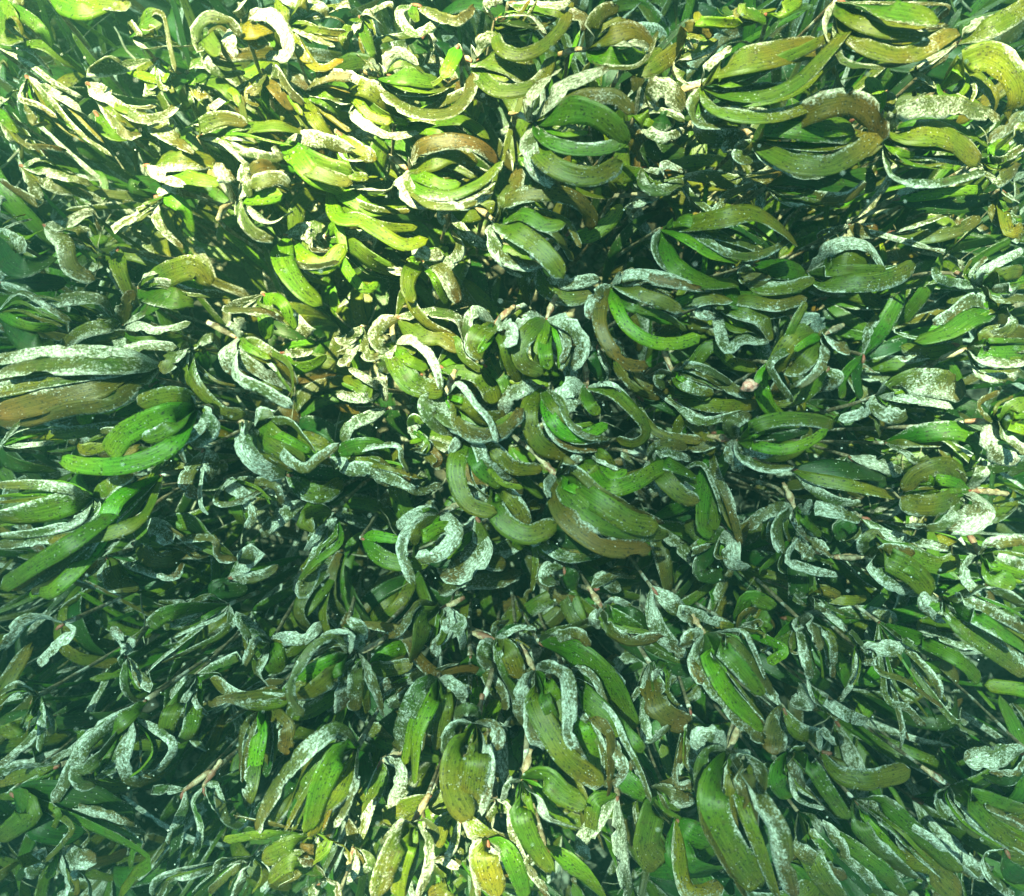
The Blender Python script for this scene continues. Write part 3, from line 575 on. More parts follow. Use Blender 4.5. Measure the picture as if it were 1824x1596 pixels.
G 2.4 320,900 | green leaf with a white end at the left edge, lower left | o85 200,930 0,980 | w60 60,920 0,980 | G80 100,1050 0,1080
G 3 1824,330 | big shoot with a ribbed green leaf and curled pale outline, lower left | w50 1760,240 1650,280 1560,400 1520,530 1590,650 | o115 1720,450 1600,540 1480,560 | g100 1740,370 1620,430 1500,530 | G60 1780,400 1640,470 | w50 1840,220 1740,210 1650,260
G 2.6 1560,520 | long brown green strap curving to the left, lower left | o120 1450,570 1250,560 1100,450 | m60 1180,560 1090,590
G 2.3 1390,600 | bright green hanging leaf in the lower left | b80 1500,700 1490,850 | b50 1270,720 1260,950 | g105 1360,740 1320,960 | m90 1320,980 1290,1090
G 3.1 1880,800 | long shoot with a white outer arc and lime inner leaf at the lower left | w95 1760,720 1600,830 1500,960 1400,1110 1340,1260 | y110 1790,1020 1700,1150 1640,1280 | g125 1780,840 1690,1000 1620,1250 | w50 1860,1000 1800,1150 1750,1230
G 2.6 1650,1260 | green leaf sweeping down left near the bottom left | G110 1520,1330 1370,1400 | y120 1700,1300 1600,1400 | b90 1430,1220 1230,1170 | G60 1400,1270 1170,1300 | y90 1800,1330 1824,1400
G 2.2 1420,260 | short thick green leaf among white scraps in the lower left | G135 1430,330 1480,410 | w55 1380,340 1350,420 1400,490 | w80 1500,240 1620,230 1680,150 | w50 1330,260 1280,380 | w50 1240,120 1300,240
G 1.9 1200,60 | white streaky scraps at the left below the middle | w50 1100,20 980,70 | w55 830,60 950,80 | w35 900,170 1040,180 | m35 1180,200 1020,290 850,370 | w35 850,340 770,420 | G90 900,100 780,180 | w55 1200,170 1100,230
G 2.1 1030,430 | slanting white scraps with a green leaf in the lower left | w60 960,480 890,550 | w45 980,540 920,640 | w30 1020,570 1090,640 | G95 900,620 860,770 | w60 1250,330 1160,380 | o90 1000,700 950,790
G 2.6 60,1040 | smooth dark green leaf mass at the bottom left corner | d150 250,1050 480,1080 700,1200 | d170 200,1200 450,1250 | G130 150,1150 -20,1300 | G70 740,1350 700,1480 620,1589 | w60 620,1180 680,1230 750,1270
G 2.5 300,1340 | torn pale leaf with white teeth at the bottom left | w110 380,1390 500,1400 | w80 400,1400 420,1500 | m90 200,1400 150,1500 | w60 440,1480 480,1589 | w60 350,1540 300,1589 | o80 60,1440 -20,1520
G 2.4 970,1030 1070,950 | narrow twin leaves hanging from a stalk at the bottom left | w60 960,1130 880,1320 | d70 900,1500 980,1380 | w50 800,1030 880,1010
G 2.4 1070,1010 1130,930 | narrow white spindle leaf at the bottom left | w55 1010,1100 1050,1230 1020,1390 | w55 1140,1010 1170,1090 1240,1095 | w45 1100,1100 1130,1150
G 2.4 1330,1380 | orange edged stems and slim leaves at the bottom edge, left | w60 1280,1480 1230,1600 | m40 1240,1440 1090,1570 | w40 1160,1400 1130,1480 | w50 1000,1480 900,1490 840,1589 | w45 870,1480 790,1589 | b40 1560,1470 1460,1540
G 2.6 1700,1500 | pale crescent at the bottom edge left of the middle | w60 1650,1540 1640,1620 | w60 1760,1530 1780,1620 | G100 1550,1400 1400,1500 | b90 1600,1350 1640,1420
# ---- tile H
H 2.8 105,320 180,270 270,220 | drooping shoot with white drip tipped leaves and pink sheath, lower left of centre | m115 60,430 20,620 | w80 150,400 200,520 235,640 | m80 100,450 90,620 | w55 70,240 0,215 | w60 130,200 60,140 
H 2.5 170,380 | small smooth green leaf beside the pink sheath | g100 270,310 380,280 | o85 260,400 400,370
H 2.8 530,450 | hanging shoot with one long bright green leaf, lower centre left | m120 450,500 380,640 310,820 | w65 600,470 660,540 650,630 | o100 560,600 530,820 | G40 510,600 470,740 | g90 500,560 420,740 400,1000
H 2.4 60,150 | brown strap swinging across to the right, lower left of centre | b65 340,210 420,340 530,430 650,410 760,400
H 2.3 480,430 | white squared leaf in the lower left of centre | w100 400,430 330,480 | w70 330,560 280,600 | b70 280,470 220,520 | w50 560,390 640,370
H 3 730,690 745,610 810,430 | oval hanging shoot with white ear leaves either side, bottom centre left | w70 710,620 650,620 620,680 | w100 640,690 580,760 590,850 | w95 800,690 850,750 830,830 | w60 780,800 800,950 760,1170 | o140 640,820 610,960 640,1090 710,1190 | o130 740,850 720,1000 700,1150 | G30 715,800 680,920
H 2.7 650,1160 | yellow lit leaves under the oval hanging shoot | y140 740,1250 880,1300 | y100 560,1200 520,1330 | m60 600,1350 530,1400
H 3 1040,410 1010,340 950,250 | tall shoot with a pale sheath and large toothed white leaf, bottom centre | w85 990,480 960,590 990,710 | o120 1040,560 1110,720 1220,880 1400,1010 | w120 1040,700 1100,800 | g95 1110,500 1170,600 1180,690 | G70 1090,560 1140,680 | w75 1190,420 1220,600 1220,760 1290,890 | w60 1110,380 1200,450 1240,560
H 2.7 1250,570 | green leaf with a brown outer leaf hooking down, bottom centre | g100 1280,700 1340,820 1380,950 | b75 1350,640 1440,800 1430,1060 | w80 1480,860 1460,1020 | w60 1290,640 1350,680
H 2.8 1220,450 | shoot with a curled white comb edged leaf over green, lower centre right | w45 1260,400 1350,450 1420,610 | G120 1290,540 1400,640 1500,750 | g100 1420,640 1480,700 | w35 1430,620 1510,780 1590,940 1645,1100 | G80 1540,760 1600,840
H 2.6 1420,900 | green tapering leaf pointing down right, bottom right of centre | G120 1480,960 1560,1030 1645,1110
H 2.3 1060,260 | long dark olive leaf arching down right, lower centre right | G160 1240,320 1420,480 1550,720 | w55 1120,210 1230,180 1350,130 | w65 1290,330 1400,390 1510,500 | m70 1250,210 1330,280
H 2.5 830,240 770,210 700,170 | shoot with a fluted tan sheath and speckled hanging leaves, lower centre | w45 830,170 900,150 | w90 770,310 780,400 | m90 850,360 920,520 935,630 | o100 900,310 960,450 | w35 880,220 960,180 1050,190
H 2.4 540,90 600,50 | dark drooping shoot with a pale curled right leaf, lower centre left | m150 470,130 440,260 400,360 | w80 590,130 570,220 520,280 540,330 | w70 650,150 600,230 | w60 640,200 670,290 | w50 430,60 340,190 270,240
H 2.5 1400,90 1340,0 | shoot with a white speckled leaf turning brown to the right, lower centre right | w60 1350,130 1360,190 | m85 1420,180 1530,250 1700,230 | w50 1440,40 1510,60 1560,110 | G100 1460,120 1600,190 | d70 1540,110 1640,180
H 2.7 1650,-30 | long mottled brown leaf edge curving down at the lower right of centre | m95 1650,80 1700,210 1824,340 | w110 1760,60 1850,120
H 3 400,1200 430,1130 480,1050 | split hanging shoot with bright orange sheath at the bottom edge, left of centre | w70 340,1210 300,1260 240,1320 | w60 460,1200 510,1250 505,1310 | w60 470,1290 490,1400 430,1600 | o115 330,1290 260,1430 210,1600 | g100 370,1330 330,1460 320,1600
H 3 970,980 985,900 995,760 | green shoot on a red brown stalk falling to the bottom right, bottom centre | G140 1080,960 1180,1050 1310,1120 | w80 1050,1080 1110,1180 1290,1240 | G120 960,1140 1010,1290 1120,1470 | g35 1000,1080 1040,1220 | w40 900,1000 870,1090
H 2.7 830,1080 | pale arched leaves dropping to the bottom edge, bottom centre | w65 780,1110 760,1190 | w45 900,1120 920,1260 990,1420 1110,1600 | w45 830,1130 780,1200
H 2.9 790,1290 | yellow column of leaf reaching the bottom edge | w60 720,1340 740,1600 | y150 770,1400 840,1600 | g100 880,1330 940,1450 990,1600
H 2.9 1090,1330 | bright green pointed leaf at the bottom edge, right of centre | g125 1200,1400 1300,1490 1390,1600 | w50 1000,1420 1100,1560
H 2.4 1470,1060 | tall mottled white leaf falling straight to the bottom edge | w105 1470,1200 1490,1400 1530,1600 | o80 1350,1100 1330,1280 | m90 1300,1280 1290,1400
H 2.8 230,880 300,830 | white bellied hanging leaf at the bottom left of centre | w85 310,900 330,1000 270,1130 | o85 230,970 150,1160 | m80 120,1270 60,1200
H 2.3 500,1060 | yellow olive band lying across the bottom left of centre | y120 390,1110 240,1190 | y120 570,1080 480,1130 | w30 530,1050 600,1030
H 2.2 1650,1030 | white blotched leaves lying level at the bottom right of centre | w85 1740,1050 1850,1080 | G150 1650,1150 1620,1330 1700,1430 | w25 1560,1120 1600,1290 1650,1400 | b60 1760,990 1850,990
H 2.2 1640,370 | twisted white ribbon above chequered white blocks, lower right | w35 1600,480 1520,590 | w70 1620,760 1760,690 | b130 1680,600 1850,700 | G50 1730,400 1740,520 | w60 1650,440 1700,400
H 2.2 860,620 | pale speckled hook beside the tall shoot, bottom centre | w80 880,700 920,650 | d100 870,830 940,930 | w90 850,930 900,960 | w60 880,980 910,960
H 2 700,330 | narrow hanging blade in the dark lower centre | d90 740,420 760,500 | w50 860,500 890,620 | g80 760,660 850,560 | G90 620,560
H 2.3 90,1330 60,1440 20,1560 | bare orange stem rising at the bottom left of centre | w45 100,1450 50,1530 | b50 120,1400 140,1470 | w60 180,1420 60,1500
H 2.3 490,1420 | olive scraps and dark hollow at the bottom edge | o120 580,1550 480,1600 | w50 540,1400 640,1440 | w50 640,1350 620,1440 | d100 560,1450
# ---- tile I
I 3 150,215 110,165 | large speckled green shoot with brown lower leaves, lower right | w80 80,230 50,290 | b80 110,330 200,500 340,670 460,780 | m60 90,360 140,480 | b80 290,260 400,370 510,520 | g115 180,350 290,540 460,700 | G95 240,290 360,420 450,540 | w30 340,200 400,280 470,450
I 2.7 560,600 | brown tongue of leaf hanging at the lower right | b150 530,700 510,850 | o100 640,720 760,750 | b60 460,480 540,560
I 3.1 265,830 280,740 290,640 | tall leaning shoot with orange sheath and wide brown green leaves, bottom right | w85 210,740 120,750 110,830 | w80 180,830 130,930 150,1100 | b100 150,1100 230,1330 380,1600 | G150 200,1000 210,1180 330,1400 450,1540 | b130 350,950 400,1080 430,1260 | w95 360,850 440,920 440,1070 | m120 440,1090 540,1250 560,1400 610,1600
I 2.7 590,830 | dark shoot with a white patch leaf behind the tall leaning one, bottom right | w80 620,900 680,1010 | G130 540,960 600,1080 | w30 620,1050 700,1110 780,1130 | G80 700,900 790,1030 900,1190 | w30 620,820 680,810
I 2.9 760,830 | blunt olive strap with a pale tip pointing right, lower right | o105 860,950 1020,980 1230,925 | w60 760,720 830,800
I 2.5 930,1080 | long green leaves streaking to the bottom right | G100 1080,1100 1220,1220 1350,1340 1480,1470 | w100 1110,1180 1200,1330 | m110 950,1200 1080,1360 1250,1500 | w45 1280,1250 1420,1370 1570,1500
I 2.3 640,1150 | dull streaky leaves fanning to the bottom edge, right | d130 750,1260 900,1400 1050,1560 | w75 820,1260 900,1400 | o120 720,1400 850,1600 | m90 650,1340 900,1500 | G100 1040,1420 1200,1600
I 2.7 1430,1010 1290,910 | white crescent leaf and a long pale edged green leaf at the bottom right | w80 1370,1050 1390,1130 1490,1200 1600,1280 | w45 1470,1080 1600,1240 1850,1390 | G95 1530,1090 1680,1240 1850,1350 | G90 1600,1070 1840,1150 | w30 1650,1130 1850,1220
I 2.6 1720,1340 | white hoop of leaf at the bottom right corner | w50 1620,1380 1640,1480 1780,1600 | d110 1750,1450 1850,1530
I 2.5 1840,830 | broad pale leaf at the right edge, lower right | w140 1700,860 1510,880 | w60 1780,940 1640,940 | d90 1750,980 1600,960
I 2.8 1390,40 1300,0 | large olive shoot slanting to the right edge, lower right | w60 1320,20 1300,70 1400,160 | w30 1400,90 1440,150 | o110 1460,140 1600,250 1850,430 | G90 1560,120 1700,200 1850,300 | m60 1500,30 1700,120 1850,210 | w90 1640,-20 1850,80
I 1.9 960,300 | white bat wing scrap in the dark lower right | w90 1060,290 1260,300 | w90 1000,340 1020,390 | w30 950,330 920,470 850,570 | w30 910,200 1000,300 
I 2 690,480 | grey white folded leaf in the dark lower right | w120 680,560 600,590 | w30 690,450 720,550 790,600 | w75 860,620 1000,680 | m60 850,650 880,600
I 2.1 640,130 | white hook and speckled leaf standing in the dark lower right | w75 710,160 760,300 | w50 630,190 700,190 | G90 520,290 650,220 | w60 680,350 710,450 | m45 810,240 820,450
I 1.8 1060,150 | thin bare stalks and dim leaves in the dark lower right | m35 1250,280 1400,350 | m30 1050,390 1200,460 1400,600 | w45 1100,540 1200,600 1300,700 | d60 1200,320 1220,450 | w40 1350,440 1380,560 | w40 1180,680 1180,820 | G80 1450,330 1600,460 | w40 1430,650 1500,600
I 1.8 700,20 | yellow green algae covered scraps at the right below the middle | y50 900,40 1000,30 | w60 740,60 800,110 | w50 620,20 680,60 | w50 850,150 900,190 | o60 760,-20 860,20
I 2.4 0,1180 | big dim green leaf at the bottom right of centre | G150 80,1260 200,1310 | G170 40,1420 240,1450 | y90 60,1560 250,1540
I 2.3 70,600 | grey blue flat leaf under the orange sheath, lower right | w60 70,700 90,900 | w45 0,980 100,1000 | w60 0,1060 100,1090 | b50 30,830 20,900
I 2.2 330,190 | dull brown green leaves behind the large speckled shoot | b100 360,120 430,90 | G90 380,30 520,80 | w60 350,210 300,200 | G90 480,180 400,220 | g60 560,290 480,370 | m60 30,90 100,170
I 2 560,1420 | dim leaf tips at the bottom edge, lower right | G100 640,1470 740,1600 | w70 1250,1470 1290,1550 | o150 1290,1400 1400,1500 1500,1600
# ---- tile A
A 3 250,-20 | bright lime leaf across the top left edge | g100 330,30 440,55 590,10 | y60 620,30 660,0
A 2.9 1240,1040 1150,1160 | sunlit cream shoot spreading like a flower, upper left | w110 1190,960 1130,850 | w95 1280,960 1290,850 | g90 1340,1030 1480,1020 | w60 1310,1110 1420,1160 1530,1110 | w90 1260,1130 1330,1220 1430,1260 | w80 1330,960 1450,930 1530,980 | m100 1350,900 1460,880
A 2.9 1150,230 | bright ring of leaf at the top left | w60 1050,260 1020,160 1090,90 1200,110 1260,200 | w90 1180,180 1230,280 | w60 1070,300 1160,380 1280,370 | G110 1080,190 1150,290
A 2.9 1270,100 | second bright ring of leaf beside the first at the top left | w70 1250,30 1320,-20 | w80 1320,70 1420,80 1500,180 1490,290 1390,290 | y60 1340,240 1430,210 | y120 1300,150 1450,130
A 2.7 460,440 | sunlit pale leaf slanting down right, upper left | w100 560,510 650,570 760,600 | w60 700,605 860,600 930,530 920,480 | w55 640,690 740,700 | y60 620,600 740,650
A 2.7 780,620 | chequered sunlit leaf pointing down right, upper left | w115 870,700 1010,800 | w50 900,640 910,690 | w50 820,790 870,840
A 2.7 830,310 | white blade standing near the top left | w65 880,390 950,510 | g60 860,410 740,390 640,340 | w60 470,380 560,300 640,330 | w80 780,500 830,430
A 2.7 690,170 | thin sunlit curved leaf at the top left | w45 760,250 860,240 1010,240 | w30 680,110 740,190 | G110 750,130 850,80 | y60 800,160 740,150 | w25 830,60 880,200 920,380
A 2.6 1480,740 | lime shoot streaming down right with thick leaves, upper left | w85 1640,730 1850,790 | o95 1580,860 1700,920 1850,960 | G80 1580,800 1700,860 1850,900 | g105 1560,830 1660,930 1850,1010
A 2.7 1490,1230 | pair of hooked lime straps in the bright patch, upper left | w75 1650,1190 1630,1260 1700,1290 | w45 1540,1370 1650,1400 1780,1370 | g95 1580,1340 1700,1390 1810,1280 | g115 1480,1350 1560,1490 1690,1600
A 2.3 620,1300 | olive strap standing in the upper left | o85 620,1400 680,1550 | w50 590,1340 600,1400
A 2.3 730,1510 | pale oval outline of leaf in the upper left | w50 850,1480 1000,1530 1170,1540 | w45 760,1450 920,1400 | G150 880,1560 1000,1580 | o120 1000,1400 1100,1500
A 2.5 810,1020 | white arc hanging down in the upper left | w50 830,1170 960,1300 | g75 950,1080 1010,1220 | w60 900,980 960,1040
A 2.5 230,1180 | pale brown curl hanging in the upper left | w60 330,1180 480,1110 520,1210 | w85 330,1270 370,1400 500,1470 | w30 390,1280 490,1310 | m80 420,1200 460,1270
A 2.6 -20,240 | long thin sunlit blade slanting down right at the left edge | w30 150,330 280,430 430,510 | G75 200,230 330,300 460,390 | w25 140,260 240,350 280,400
A 2.5 140,400 | thin pale blades slanting down right at the upper left | w28 280,540 400,680 590,820 | w60 380,550 450,610 520,710 | w30 100,510 200,550 300,620 | w55 170,620 250,650
A 2.5 -20,570 | green tip and pale curl at the left edge, upper left | g60 40,640 90,700 | w50 40,700 100,760 110,830 | w30 120,750 240,770 350,790 | w40 0,330 50,380
A 2.6 -10,10 | green leaf slanting at the top left corner | g85 50,70 100,160 | w40 60,110 30,150 | w50 110,0 140,50 | G70 180,120 270,250 | G100 0,180 120,200
A 2.5 500,590 | dark green leaf slanting down right in the upper left | G85 600,710 790,730 | d100 420,750 560,850
A 2.5 760,870 | olive leaf with a bright green end in the upper left | o120 920,840 1130,840 | g100 1000,930 1160,960 | w60 850,930 960,970 | y70 1110,920 1180,900
A 2.5 110,870 | green straps with a white end in the left upper side | G75 250,930 430,960 | w65 270,970 400,1000 490,1030 | w60 230,830 310,880 | w60 350,930 490,970 | b60 200,1060 0,950
A 2.4 -20,1220 | slim lime leaf at the left edge, upper left | g55 100,1245 240,1200 | w90 90,1280 100,1330 | w40 0,1050 30,1050 | d140 100,1400 300,1350
A 2.4 -20,1480 | blue white blade streaking right at the left edge | w55 120,1530 260,1600 | d120 200,1480 350,1480 | w40 20,1430 60,1440
A 2.6 1450,-20 | dark upright strap at the top edge, left | o75 1480,80 1450,290 | w60 1540,20 1600,90 | w75 1670,30 1720,90
A 2.5 1600,480 | olive strap curving down beside a white mottled leaf, upper left | o80 1640,600 1720,700 1850,780 | G85 1700,520 1824,620 | w75 1650,420 1740,390 1840,400 | w75 1750,520 1850,570
A 2.6 1380,370 | dull brown leaf with white ends in the upper left | b90 1440,460 1540,580 | w65 1450,380 1520,480 1600,550 | w55 1360,440 1300,500 | w70 1100,570 1200,560 | o60 1590,640 1560,700
A 2.4 980,380 | green blades with yellow rims near the top left | g55 1010,430 1090,470 | y40 1020,490 1130,500 | w30 1000,520 1050,610 | G85 1150,440 1230,530 | g50 1210,470 1250,560 | d100 900,470 1000,570
A 2.6 1040,720 | thin pale hoop of leaf in the upper left | w35 1160,740 1300,860 1420,880 | w100 1230,670 1290,740 | m80 1060,660 1180,620 1300,650 | G95 1420,660 1600,700 | w55 1430,830 1440,760
A 2.5 1500,130 | thin white blade slanting right at the top left of centre | w30 1600,180 1750,240 | w55 1800,20 1840,60 | o100 1580,0 1620,60 | y60 1580,280 1640,330 | y60 1650,350 1800,310
A 2.4 930,1000 | narrow white wedge in the upper left | w40 860,930 960,970 | d120 700,960 800,1030 | w50 600,1200 720,1130 | w40 700,1180 790,1280
"""
for li, line in enumerate([l for l in DATA.strip().splitlines() if l.strip() and not l.startswith('#')]):
    hero(line, li)

# ---------------------------------------------------------------- lower shoots between the tall ones
def proto_shoot(seed, kinds, label):
    rnd = random.Random(seed)
    root = bpy.data.objects.new('seagrass_shoot', None); COL.objects.link(root)
    tag(root, label, 'seagrass', GROUP)
    h = rnd.uniform(.05, .085); top = Vector((rnd.uniform(-.01, .01), rnd.uniform(-.01, .01), h))
    link('stem', tube_mesh([Vector((0, 0, -.01)), Vector((top.x * .2, top.y * .9, h * .5)), top], [.0022, .0016, .0013], 'stem', 7, 12, .5), M_STEM, root)
    link('joint', tube_mesh([top - Vector((0, 0, .001)), top + Vector((.001, 0, .002)), top + Vector((.002, 0, .005))], [.0012, .0022, .0012], 'joint', 8, 6, .3), M_NODE, root)
    n = len(kinds)
    for i, k in enumerate(kinds):
        a = (i - (n - 1) / 2) / n * 3.6 + rnd.uniform(-.3, .3)
        L = rnd.uniform(.05, .085); bend = rnd.uniform(.2, .9) * (-1 if a > 0 else 1)
        w = rnd.uniform(.009, .0135); rise = rnd.uniform(.012, .032)
        pts = [top.copy()]; p = top.copy(); d = a
        for s in range(4):
            d += bend * .45
            p = p + Vector((math.cos(d), math.sin(d), 0)) * L / 4
            q = p.copy(); q.z = h + rise * math.sin((s + 1) / 4 * 2.8) + .0015 * i; pts.append(q)
        link('leaf', leaf_mesh(pts, w, k, rnd, rnd.uniform(-.5, .5), rnd.uniform(-1, 1)), None, root)
    return root
def copy_shoot(src):
    r = src.copy(); COL.objects.link(r)
    for ch in src.children:
        c = ch.copy(); COL.objects.link(c); c.parent = r
    return r
PK = [('wmoGgG', 'green and white'), ('doodGm', 'olive'), ('mbGGdb', 'brown and green'), ('bmbodG', 'brown'), ('wmoGGd', 'pale topped green'),
      ('GGgoGm', 'bright green'), ('bmdoGd', 'dark brown'), ('dmmGgG', 'mottled green'), ('dGGomd', 'dark green'), ('wwmmoG', 'white crusted')]
protos = [proto_shoot(100 + i, k, '') for i, (k, d) in enumerate(PK)]
rnd = random.Random(5); spots = []
step = .066
for j in range(-7, 8):
    for i in range(-8, 9):
        spots.append((i * step + rnd.uniform(-.026, .026) + (.5 * step if j % 2 else 0), j * step + rnd.uniform(-.026, .026)))
# the low shoots that show most stay things of their own; the rest of the undergrowth is one mass
ROWN = ['top', 'middle', 'bottom']; COLN = ['left', 'centre', 'right']
inner = [(x, y) for x, y in spots if abs(x) < .35 and abs(y) < .30]
rnd.shuffle(inner)
cells = {}; chosen = []
for x, y in inner:
    c = (int((x + .35) / .7 * 3), int((.30 - y) / .6 * 3))
    if len(cells.setdefault(c, [])) < 6: cells[c].append((x, y)); chosen.append((x, y, c))
rest = [s for s in spots if s not in [(a, b) for a, b, c in chosen]]
taken = {}; fresh = set(range(len(protos)))
def pose(o, x, y):
    o.location = (x, y, bedz(x, y) + rnd.uniform(-.006, .008))
    o.rotation_euler = (rnd.uniform(-.2, .2), rnd.uniform(-.2, .2), rnd.gauss(0, 1.1))
    s = rnd.uniform(.75, 1.1); o.scale = (s, s, s * rnd.uniform(1.1, 1.5))
for x, y, c in chosen:
    free = [k for k in range(len(PK)) if k not in taken.setdefault(c, set())]
    k = rnd.choice(free); taken[c].add(k)
    o = protos[k] if k in fresh else copy_shoot(protos[k]); fresh.discard(k)
    pose(o, x, y)
    where = ('centre of the meadow' if c == (1, 1) else ROWN[c[1]] + ' ' + COLN[c[0]] + ' of the meadow')
    o['label'] = 'low %s shoot half hidden under taller ones, %s' % (PK[k][1], where)
import numpy as np
def arrays(me):
    n = len(me.vertices); v = np.empty(n * 3, 'f'); me.vertices.foreach_get('co', v)
    lo = np.empty(len(me.loops), 'i'); me.loops.foreach_get('vertex_index', lo)
    uv = np.empty(len(me.loops) * 2, 'f'); me.uv_layers[0].data.foreach_get('uv', uv)
    cr = np.empty(n, 'f'); me.attributes['crust'].data.foreach_get('value', cr)
    co = np.empty(n * 4, 'f'); me.attributes['base'].data.foreach_get('color', co)
    return v.reshape(-1, 3), lo.reshape(-1, 4), uv, cr, co
def blade(rnd):
    k = rnd.choice('GGGomwwgd'); L = rnd.uniform(.06, .12); w = rnd.uniform(.003, .0075)
    pts = [Vector((0, 0, 0))]; p = Vector((0, 0, 0)); tilt = rnd.uniform(.15, .5)
    for s in range(4):
        tilt += rnd.uniform(0, .35); p = p + Vector((math.sin(tilt), rnd.uniform(-.15, .15), math.cos(tilt))) * L / 4; pts.append(p.copy())
    return leaf_mesh(pts, w, k, rnd, rnd.uniform(-.9, .9), rnd.uniform(-1.5, 1.5))
BL = [arrays(blade(random.Random(900 + i))) for i in range(40)]
AR = [[arrays(ch.data) for ch in p.children if ch.name.startswith('leaf')] for p in protos]
V = []; F = []; U = []; C = []; K = []; o0 = 0
rest += [(rnd.uniform(-.62, .62), rnd.uniform(-.56, .56)) for _ in range(260)]
for x, y in rest:
    k = rnd.randrange(len(PK)); s = rnd.uniform(.75, 1.1)
    from mathutils import Euler
    rr = math.hypot(x, y); tall = 1.5
    m = np.array((Euler((rnd.uniform(-.25, .25), rnd.uniform(-.25, .25), rnd.gauss(0, 1.3))).to_matrix() @ Matrix.Diagonal((s, s, s * tall * rnd.uniform(.6, 1.0))))).astype('f')
    for v, f, u, cr, co in AR[k]:
        V.append(v @ m.T + np.array((x, y, bedz(x, y)), 'f')); F.append(f + o0); U.append(u); C.append(cr); K.append(co); o0 += len(v)
n_b = 0
while n_b < 3000:
    x = rnd.uniform(-.60, .60); y = rnd.uniform(-.52, .52); rr = math.hypot(x, y * 1.1)
    if rr < .17 or rnd.random() > (rr - .13) / .2: continue
    if (x > 0 and y < 0) and rnd.random() < .45: continue
    if ((x - .21) / .09) ** 2 + ((y + .145) / .06) ** 2 < 1 or ((x + .33) / .10) ** 2 + ((y + .27) / .07) ** 2 < 1: continue   # two hollows
    n_b += 1
    m = Matrix.Rotation(math.atan2(y, x) + rnd.gauss(0, .75), 3, 'Z') * rnd.uniform(.8, 1.25)
    v, f, u, cr, co = BL[rnd.randrange(40)]
    V.append(v @ np.array(m).astype('f').T + np.array((x, y, bedz(x, y) + rnd.uniform(.03, .08)), 'f')); F.append(f + o0); U.append(u); C.append(cr); K.append(co); o0 += len(v)
V = np.concatenate(V); F = np.concatenate(F)
me = bpy.data.meshes.new('undergrowth'); me.vertices.add(len(V)); me.vertices.foreach_set('co', V.ravel())
me.loops.add(F.size); me.loops.foreach_set('vertex_index', F.ravel()); me.polygons.add(len(F))
me.polygons.foreach_set('loop_start', np.arange(0, F.size, 4, dtype='i')); me.polygons.foreach_set('loop_total', np.full(len(F), 4, 'i'))
me.uv_layers.new(name='UVMap').data.foreach_set('uv', np.concatenate(U))
me.attributes.new('crust', 'FLOAT', 'POINT').data.foreach_set('value', np.concatenate(C))
me.attributes.new('base', 'FLOAT_COLOR', 'POINT').data.foreach_set('color', np.concatenate(K))
me.update(calc_edges=True); me.validate(); me.shade_smooth(); me.materials.append(M_LEAF)
o = bpy.data.objects.new('seagrass_undergrowth', me); COL.objects.link(o)
tag(o, 'dense dim mass of low seagrass leaves filling the gaps under the shoots', 'undergrowth', kind='stuff')

# ---------------------------------------------------------------- litter, threads, particles, rubble
def merge(name, metas, mat, leaflike=False):
    vs = []; fs = []; uv = []; cr = []; co = []
    for me in metas:
        o = len(vs); vs += [v.co.copy() for v in me.vertices]
        fs += [tuple(o + i for i in p.vertices) for p in me.polygons]
        if leaflike:
            uv += [tuple(d.uv) for d in me.uv_layers[0].data]
            cr += [d.value for d in me.attributes['crust'].data]; co += [tuple(d.color) for d in me.attributes['base'].data]
        bpy.data.meshes.remove(me)
    me = bpy.data.meshes.new(name); me.from_pydata(vs, [], fs)
    if leaflike:
        l = me.uv_layers.new(name='UVMap'); l.data.foreach_set('uv', [c for u in uv for c in u])
        me.attributes.new('crust', 'FLOAT', 'POINT').data.foreach_set('value', cr)
        me.attributes.new('base', 'FLOAT_COLOR', 'POINT').data.foreach_set('color', [x for c in co for x in c])
    me.shade_smooth(); me.materials.append(mat)
    return me
rnd = random.Random(21)
bits = []
for i in range(1300):
    x = rnd.uniform(-.5, .5); y = rnd.uniform(-.44, .44)
    if ((x - .21) / .09) ** 2 + ((y + .145) / .06) ** 2 < 1: continue
    z = bedz(x, y) + rnd.uniform(.004, .115)
    a = rnd.uniform(0, 6.28); L = rnd.uniform(.010, .045); b = rnd.uniform(-.9, .9); p = Vector((x, y, z)); pts = [p.copy()]
    for s in range(3):
        a += b; p = p + Vector((math.cos(a), math.sin(a), rnd.uniform(-.25, .3))) * L / 3; pts.append(p.copy())
    bits.append(leaf_mesh(pts, rnd.uniform(.003, .009), rnd.choice('wmmmmbboodGG'), rnd, rnd.uniform(-.9, .9), rnd.uniform(-2, 2)))
o = bpy.data.objects.new('leaf_litter', merge('leaf_litter', bits, M_LEAF, True)); COL.objects.link(o)
tag(o, 'broken crusted leaf scraps and litter caught between the seagrass shoots', 'leaf litter', kind='stuff')
th = []
for i in range(700):
    x = rnd.uniform(-.45, .45); y = rnd.uniform(-.4, .4); z = bedz(x, y) + rnd.uniform(.01, .13)
    p = Vector((x, y, z)); pts = [p.copy()]; a = rnd.uniform(0, 6.28); L = rnd.uniform(.02, .09)
    for s in range(4):
        a += rnd.uniform(-.5, .5); p = p + Vector((math.cos(a), math.sin(a), rnd.uniform(-.3, .35))) * L / 4; pts.append(p.copy())
    r = rnd.choice((.00025, .0003, .0005, .001)); th.append(tube_mesh(pts, [r, r, r * .6], 't', 4, 10, .4))
o = bpy.data.objects.new('algae_threads', merge('algae_threads', th, M_HAIR)); COL.objects.link(o)
tag(o, 'fine brown algae threads and bare stalks tangled under the leaves', 'algae', kind='stuff')
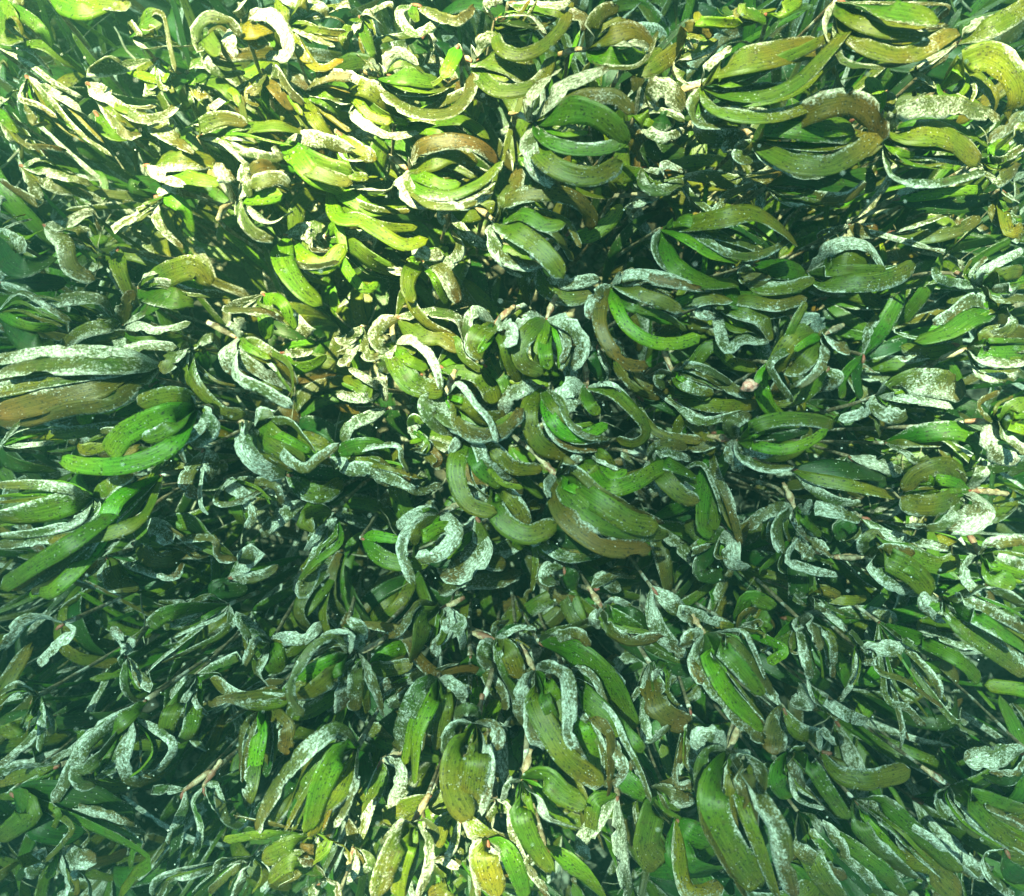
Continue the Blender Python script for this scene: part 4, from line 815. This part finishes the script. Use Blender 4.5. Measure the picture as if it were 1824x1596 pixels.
def blob(c, r, rnd, sub=8):
    vs = []; fs = []; s0 = rnd.uniform(0, 99)
    for i in range(sub + 1):
        for j in range(sub * 2):
            a = math.pi * i / sub; b = math.pi * j / sub
            d = Vector((math.sin(a) * math.cos(b), math.sin(a) * math.sin(b), math.cos(a)))
            k = 1 + .45 * mn.noise(d * 1.6 + Vector((s0, 0, 0))) + .2 * mn.noise(d * 5 + Vector((s0, 0, 0)))
            vs.append(Vector(c) + d * r * k)
    W = sub * 2
    for i in range(sub):
        for j in range(W): fs.append((i * W + j, i * W + (j + 1) % W, (i + 1) * W + (j + 1) % W, (i + 1) * W + j)[::-1])
    me = bpy.data.meshes.new('b'); me.from_pydata(vs, [], fs); return me
rb = []
for i in range(900):
    x = rnd.uniform(-.5, .5); y = rnd.uniform(-.44, .44); rb.append(blob((x, y, bedz(x, y) + rnd.uniform(0, .012)), rnd.uniform(.003, .012), rnd))
o = bpy.data.objects.new('rubble', merge('rubble', rb, M_RUBBLE)); COL.objects.link(o)
tag(o, 'dark algae covered rubble on the bed under the seagrass', 'rubble', kind='stuff')
sn = []
for i in range(700):
    z = rnd.uniform(.16, .36); hw = (CAM_Z - z) * .95
    sn.append(blob((rnd.uniform(-hw, hw), rnd.uniform(-hw, hw) * .9, z), rnd.choice((.0002, .00028, .0004)), rnd, 3))
o = bpy.data.objects.new('suspended_particles', merge('suspended_particles', sn, M_SNOW)); COL.objects.link(o)
tag(o, 'tiny pale particles drifting in the water over the seagrass', 'particles', kind='stuff')
c = world_at(1204 + 385 / TS, 520 + 492 / TS, .195)
me = blob((0, 0, 0), .0042, random.Random(3)); me.shade_smooth()
o = link('shell_fragment', me, M_PINK); o.location = c; o.scale = (1.1, .8, .8)
tag(o, 'small pink shell fragment lying on seagrass leaves right of the centre', 'shell')

# ---------------------------------------------------------------- the water itself: a thin green haze
def haze():
    m, nt = nodes_of('sea_water_haze')
    out = nt.nodes.new('ShaderNodeOutputMaterial'); v = nt.nodes.new('ShaderNodeVolumePrincipled')
    v.inputs['Color'].default_value = (.30, .82, .66, 1); v.inputs['Density'].default_value = HAZE
    v.inputs['Anisotropy'].default_value = .3
    nt.links.new(v.outputs[0], out.inputs['Volume'])
    x, lo, hi = 16, -1.1, .62
    vs = [(a * x, b * x, c) for c in (lo, hi) for a, b in ((-1, -1), (1, -1), (1, 1), (-1, 1))]
    fs = [(3, 2, 1, 0), (4, 5, 6, 7), (0, 1, 5, 4), (1, 2, 6, 5), (2, 3, 7, 6), (3, 0, 4, 7)]
    me = bpy.data.meshes.new('haze'); me.from_pydata(vs, [], fs); me.materials.append(m)
    o = bpy.data.objects.new('haze', me); COL.objects.link(o); tag(o, 'thin green haze of the sea water over the meadow', 'haze', kind='stuff')
HAZE = .20
haze()
